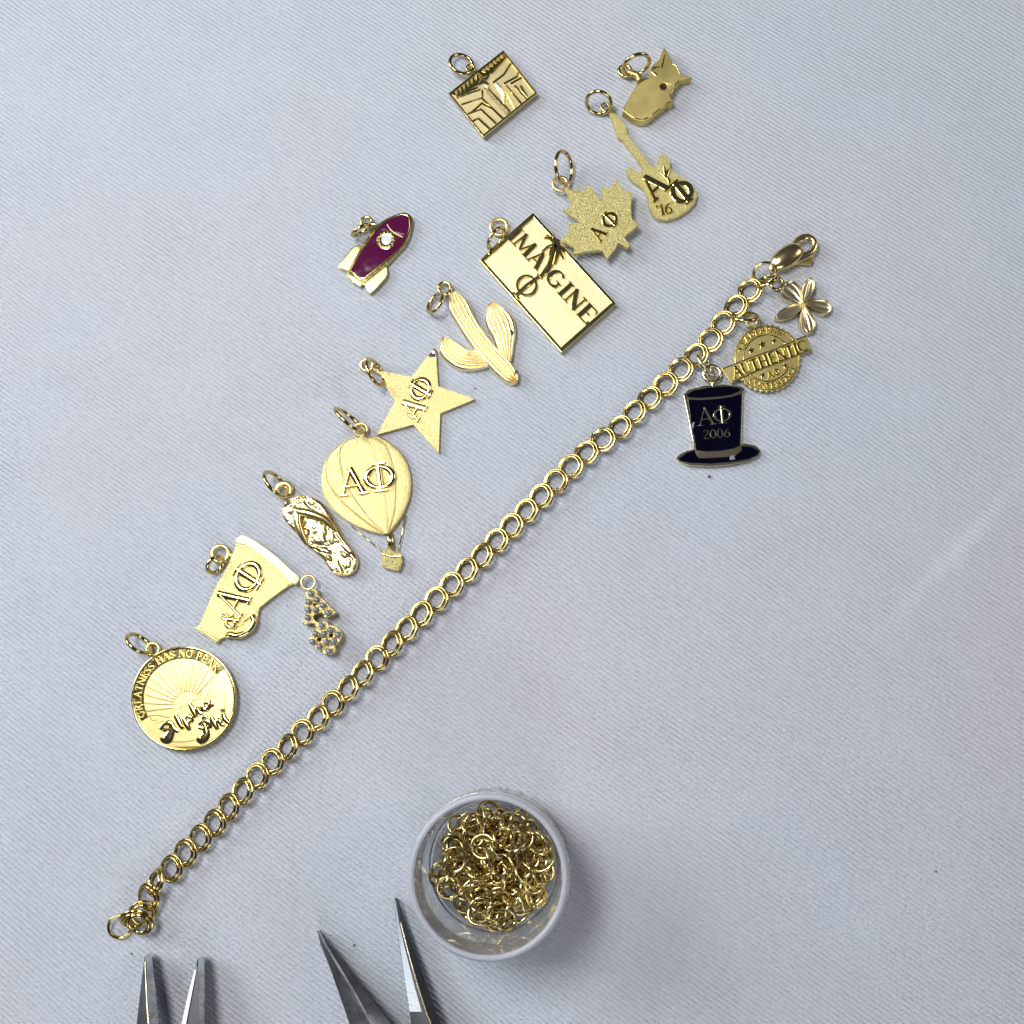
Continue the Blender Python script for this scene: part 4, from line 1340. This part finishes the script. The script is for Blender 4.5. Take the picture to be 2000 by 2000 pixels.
# ------------------------------------------------------------------ pliers
def loft(name, secs, m, parent, angle=25):
    """secs: list of closed sections, each a list of (px,py,z) all of one length"""
    mb = MB()
    k = len(secs[0])
    vs = []
    for s in secs:
        for (x, y, z) in s:
            vs.append(W(x, y, z * 0.62))
    fs = []
    for i in range(len(secs) - 1):
        for j in range(k):
            fs.append((i * k + j, i * k + (j + 1) % k, (i + 1) * k + (j + 1) % k, (i + 1) * k + j))
    fs.append(tuple(range(k)))
    fs.append(tuple((len(secs) - 1) * k + j for j in range(k)))
    mb.add(vs, fs)
    return mb.build(name, m, parent, angle)


def lerp(a, b, f):
    return a + (b - a) * f


# needle-nose pair
c = K(580, 1720, 6.0375)
t = thing("needle_nose_pliers", 740, 2120, "steel needle-nose pliers with fine pointed jaws open beside the clear pot", "pliers")
secs = []
for (yy, L_, a_, b_, R_, zt) in ((585, 238, 246, 266, 280, 40), (760, 280, 328, 352, 400, 50), (1000, 378, 468, 500, 575, 66), (1300, 485, 640, 680, 805, 84), (1690, 620, 860, 890, 1110, 104), (2600, 920, 1360, 1400, 1800, 135)):
    secs.append([(*c(L_, yy), zt - 22), (*c(a_, yy), zt), (*c(b_, yy), zt + 0.6), (*c(R_, yy), zt - 12), (*c(R_ - 10, yy), zt * .25 + 6), (*c(L_ + 10, yy), zt * .25 + 4)])
loft("jaw", secs, M_STEEL, t)
secs = []
for (yy, L_, a_, b_, R_, zt) in ((205, 1150, 1163, 1172, 1190, 46), (450, 1165, 1200, 1215, 1270, 58), (800, 1215, 1275, 1290, 1378, 76), (1200, 1272, 1375, 1400, 1520, 96), (1560, 1330, 1480, 1510, 1645, 112), (1690, 1346, 1560, 1580, 1700, 118), (2600, 1480, 1900, 1920, 2080, 140)):
    secs.append([(*c(L_, yy), zt - 8), (*c(a_, yy), zt), (*c(b_, yy), zt - 0.5), (*c(R_, yy), zt - 34), (*c(R_ - 14, yy), zt * .25), (*c(L_ + 12, yy), zt * .25)])
loft("jaw", secs, M_STEELD, t)
secs = []
for (yy, L_, a_, zt) in ((230, 1152, 1162, 47.6), (500, 1172, 1206, 60.6), (800, 1219, 1273, 77), (1200, 1276, 1373, 96.8), (1545, 1330, 1470, 112)):
    secs.append([(*c(L_, yy), zt - 7.6), (*c(L_, yy), zt - 6.2), (*c(a_, yy), zt + 1.2), (*c(a_, yy), zt)])
loft("grip_face", secs, M_STEELB, t)
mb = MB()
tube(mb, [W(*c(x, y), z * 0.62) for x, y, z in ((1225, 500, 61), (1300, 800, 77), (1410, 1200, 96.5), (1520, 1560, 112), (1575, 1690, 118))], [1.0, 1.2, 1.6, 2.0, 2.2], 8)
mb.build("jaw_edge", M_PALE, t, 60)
plate("pivot", [circ(790, 2250, 75, 32)], 20, 110, M_STEEL, t, 6)

# flat-nose pair
c = K(220, 1820, 8.05)
t = thing("flat_nose_pliers", 330, 2120, "steel flat-nose pliers with blunt slanted jaw tips, below the end of the bracelet", "pliers")
secs = []
for (yy, yl, L_, a_, R_, zt) in ((322, 388, 498, 504, 606, 52), (345, 420, 494, 512, 614, 55), (520, 560, 480, 515, 630, 66), (900, 900, 438, 533, 672, 82), (1449, 1449, 378, 566, 722, 102), (2400, 2400, 270, 620, 820, 135)):
    secs.append([(*c(L_, yl), zt - 34), (*c(a_, yl + 4), zt), (*c(R_, yy), zt + 1), (*c(R_ - 3, yy + 4), zt - 30), (*c(L_ + 8, yl), max(5, zt - 60))])
loft("jaw", secs, M_STEEL, t)
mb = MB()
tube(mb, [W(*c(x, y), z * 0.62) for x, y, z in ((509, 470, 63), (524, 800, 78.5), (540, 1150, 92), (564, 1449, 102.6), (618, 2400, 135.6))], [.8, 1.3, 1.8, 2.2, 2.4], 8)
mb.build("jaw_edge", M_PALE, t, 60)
secs = []
for (yy, yl, L_, L2, a_, R_, zt) in ((362, 425, 1333, 1338, 1342, 1436, 52), (395, 450, 1328, 1336, 1346, 1441, 55), (560, 580, 1290, 1322, 1346, 1444, 68), (900, 900, 1205, 1262, 1352, 1444, 84), (1449, 1449, 1078, 1156, 1362, 1440, 104), (2400, 2400, 860, 980, 1380, 1440, 140)):
    secs.append([(*c(L_, yl), zt - 6), (*c(L2, yl + 2), zt - 4), (*c(lerp(L2, a_, .15), yl + 6), zt - 30), (*c(a_, yl + 4), zt - 26), (*c(a_, yl + 2), zt), (*c(R_, yy), zt + 1), (*c(R_ - 3, yy + 4), zt - 34), (*c(L_ + 12, yl), max(5, zt - 60))])
loft("jaw", secs, M_STEEL, t)
secs = []
for (yy, L_, a_, zt) in ((600, 1288, 1314, 67), (900, 1207, 1258, 81), (1449, 1082, 1152, 101), (2400, 868, 970, 137)):
    secs.append([(*c(L_, yy), zt - 2), (*c(L_, yy), zt), (*c(a_, yy), zt + 1), (*c(a_, yy), zt - 1)])
loft("grip_face", secs, M_STEELB, t)
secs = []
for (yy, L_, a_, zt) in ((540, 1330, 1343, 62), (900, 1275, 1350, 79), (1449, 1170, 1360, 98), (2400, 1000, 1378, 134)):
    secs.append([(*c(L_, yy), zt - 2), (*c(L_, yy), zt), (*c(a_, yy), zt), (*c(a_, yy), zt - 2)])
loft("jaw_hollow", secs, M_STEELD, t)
plate("pivot", [circ(345, 2250, 75, 32)], 20, 110, M_STEEL, t, 6)

# ------------------------------------------------------------------ specks of lint on the cloth
random.seed(3)
for (x, y, r, lab) in ((1385, 931, 3.2, "dark speck of lint below the top hat brim"), (692, 1846, 2.2, "tiny dark speck between the needle-nose jaws"), (1828, 1702, 1.8, "tiny dark speck on bare cloth at far right"),
                       (257, 1863, 1.9, "tiny dark speck just above the left flat-nose jaw tip"), (928, 759, 1.9, "tiny dark speck on cloth between star and cactus charms")):
    p = W(x, y, 0)
    bm = bmesh.new()
    bmesh.ops.create_icosphere(bm, subdivisions=2, radius=r * U)
    for v in bm.verts:
        v.co *= 1 + 0.45 * noise.noise(v.co * 9000 + Vector((x, y, 0)))
        v.co.z *= 0.5
    me = bpy.data.meshes.new("lint_speck")
    bm.to_mesh(me)
    bm.free()
    o = finish(me, "lint_speck", M_LINT, None, 180)
    o.location = (p.x, p.y, r * 0.3 * U)
    o["label"] = lab
    o["category"] = "lint"
    o["group"] = "specks of lint on the cloth"
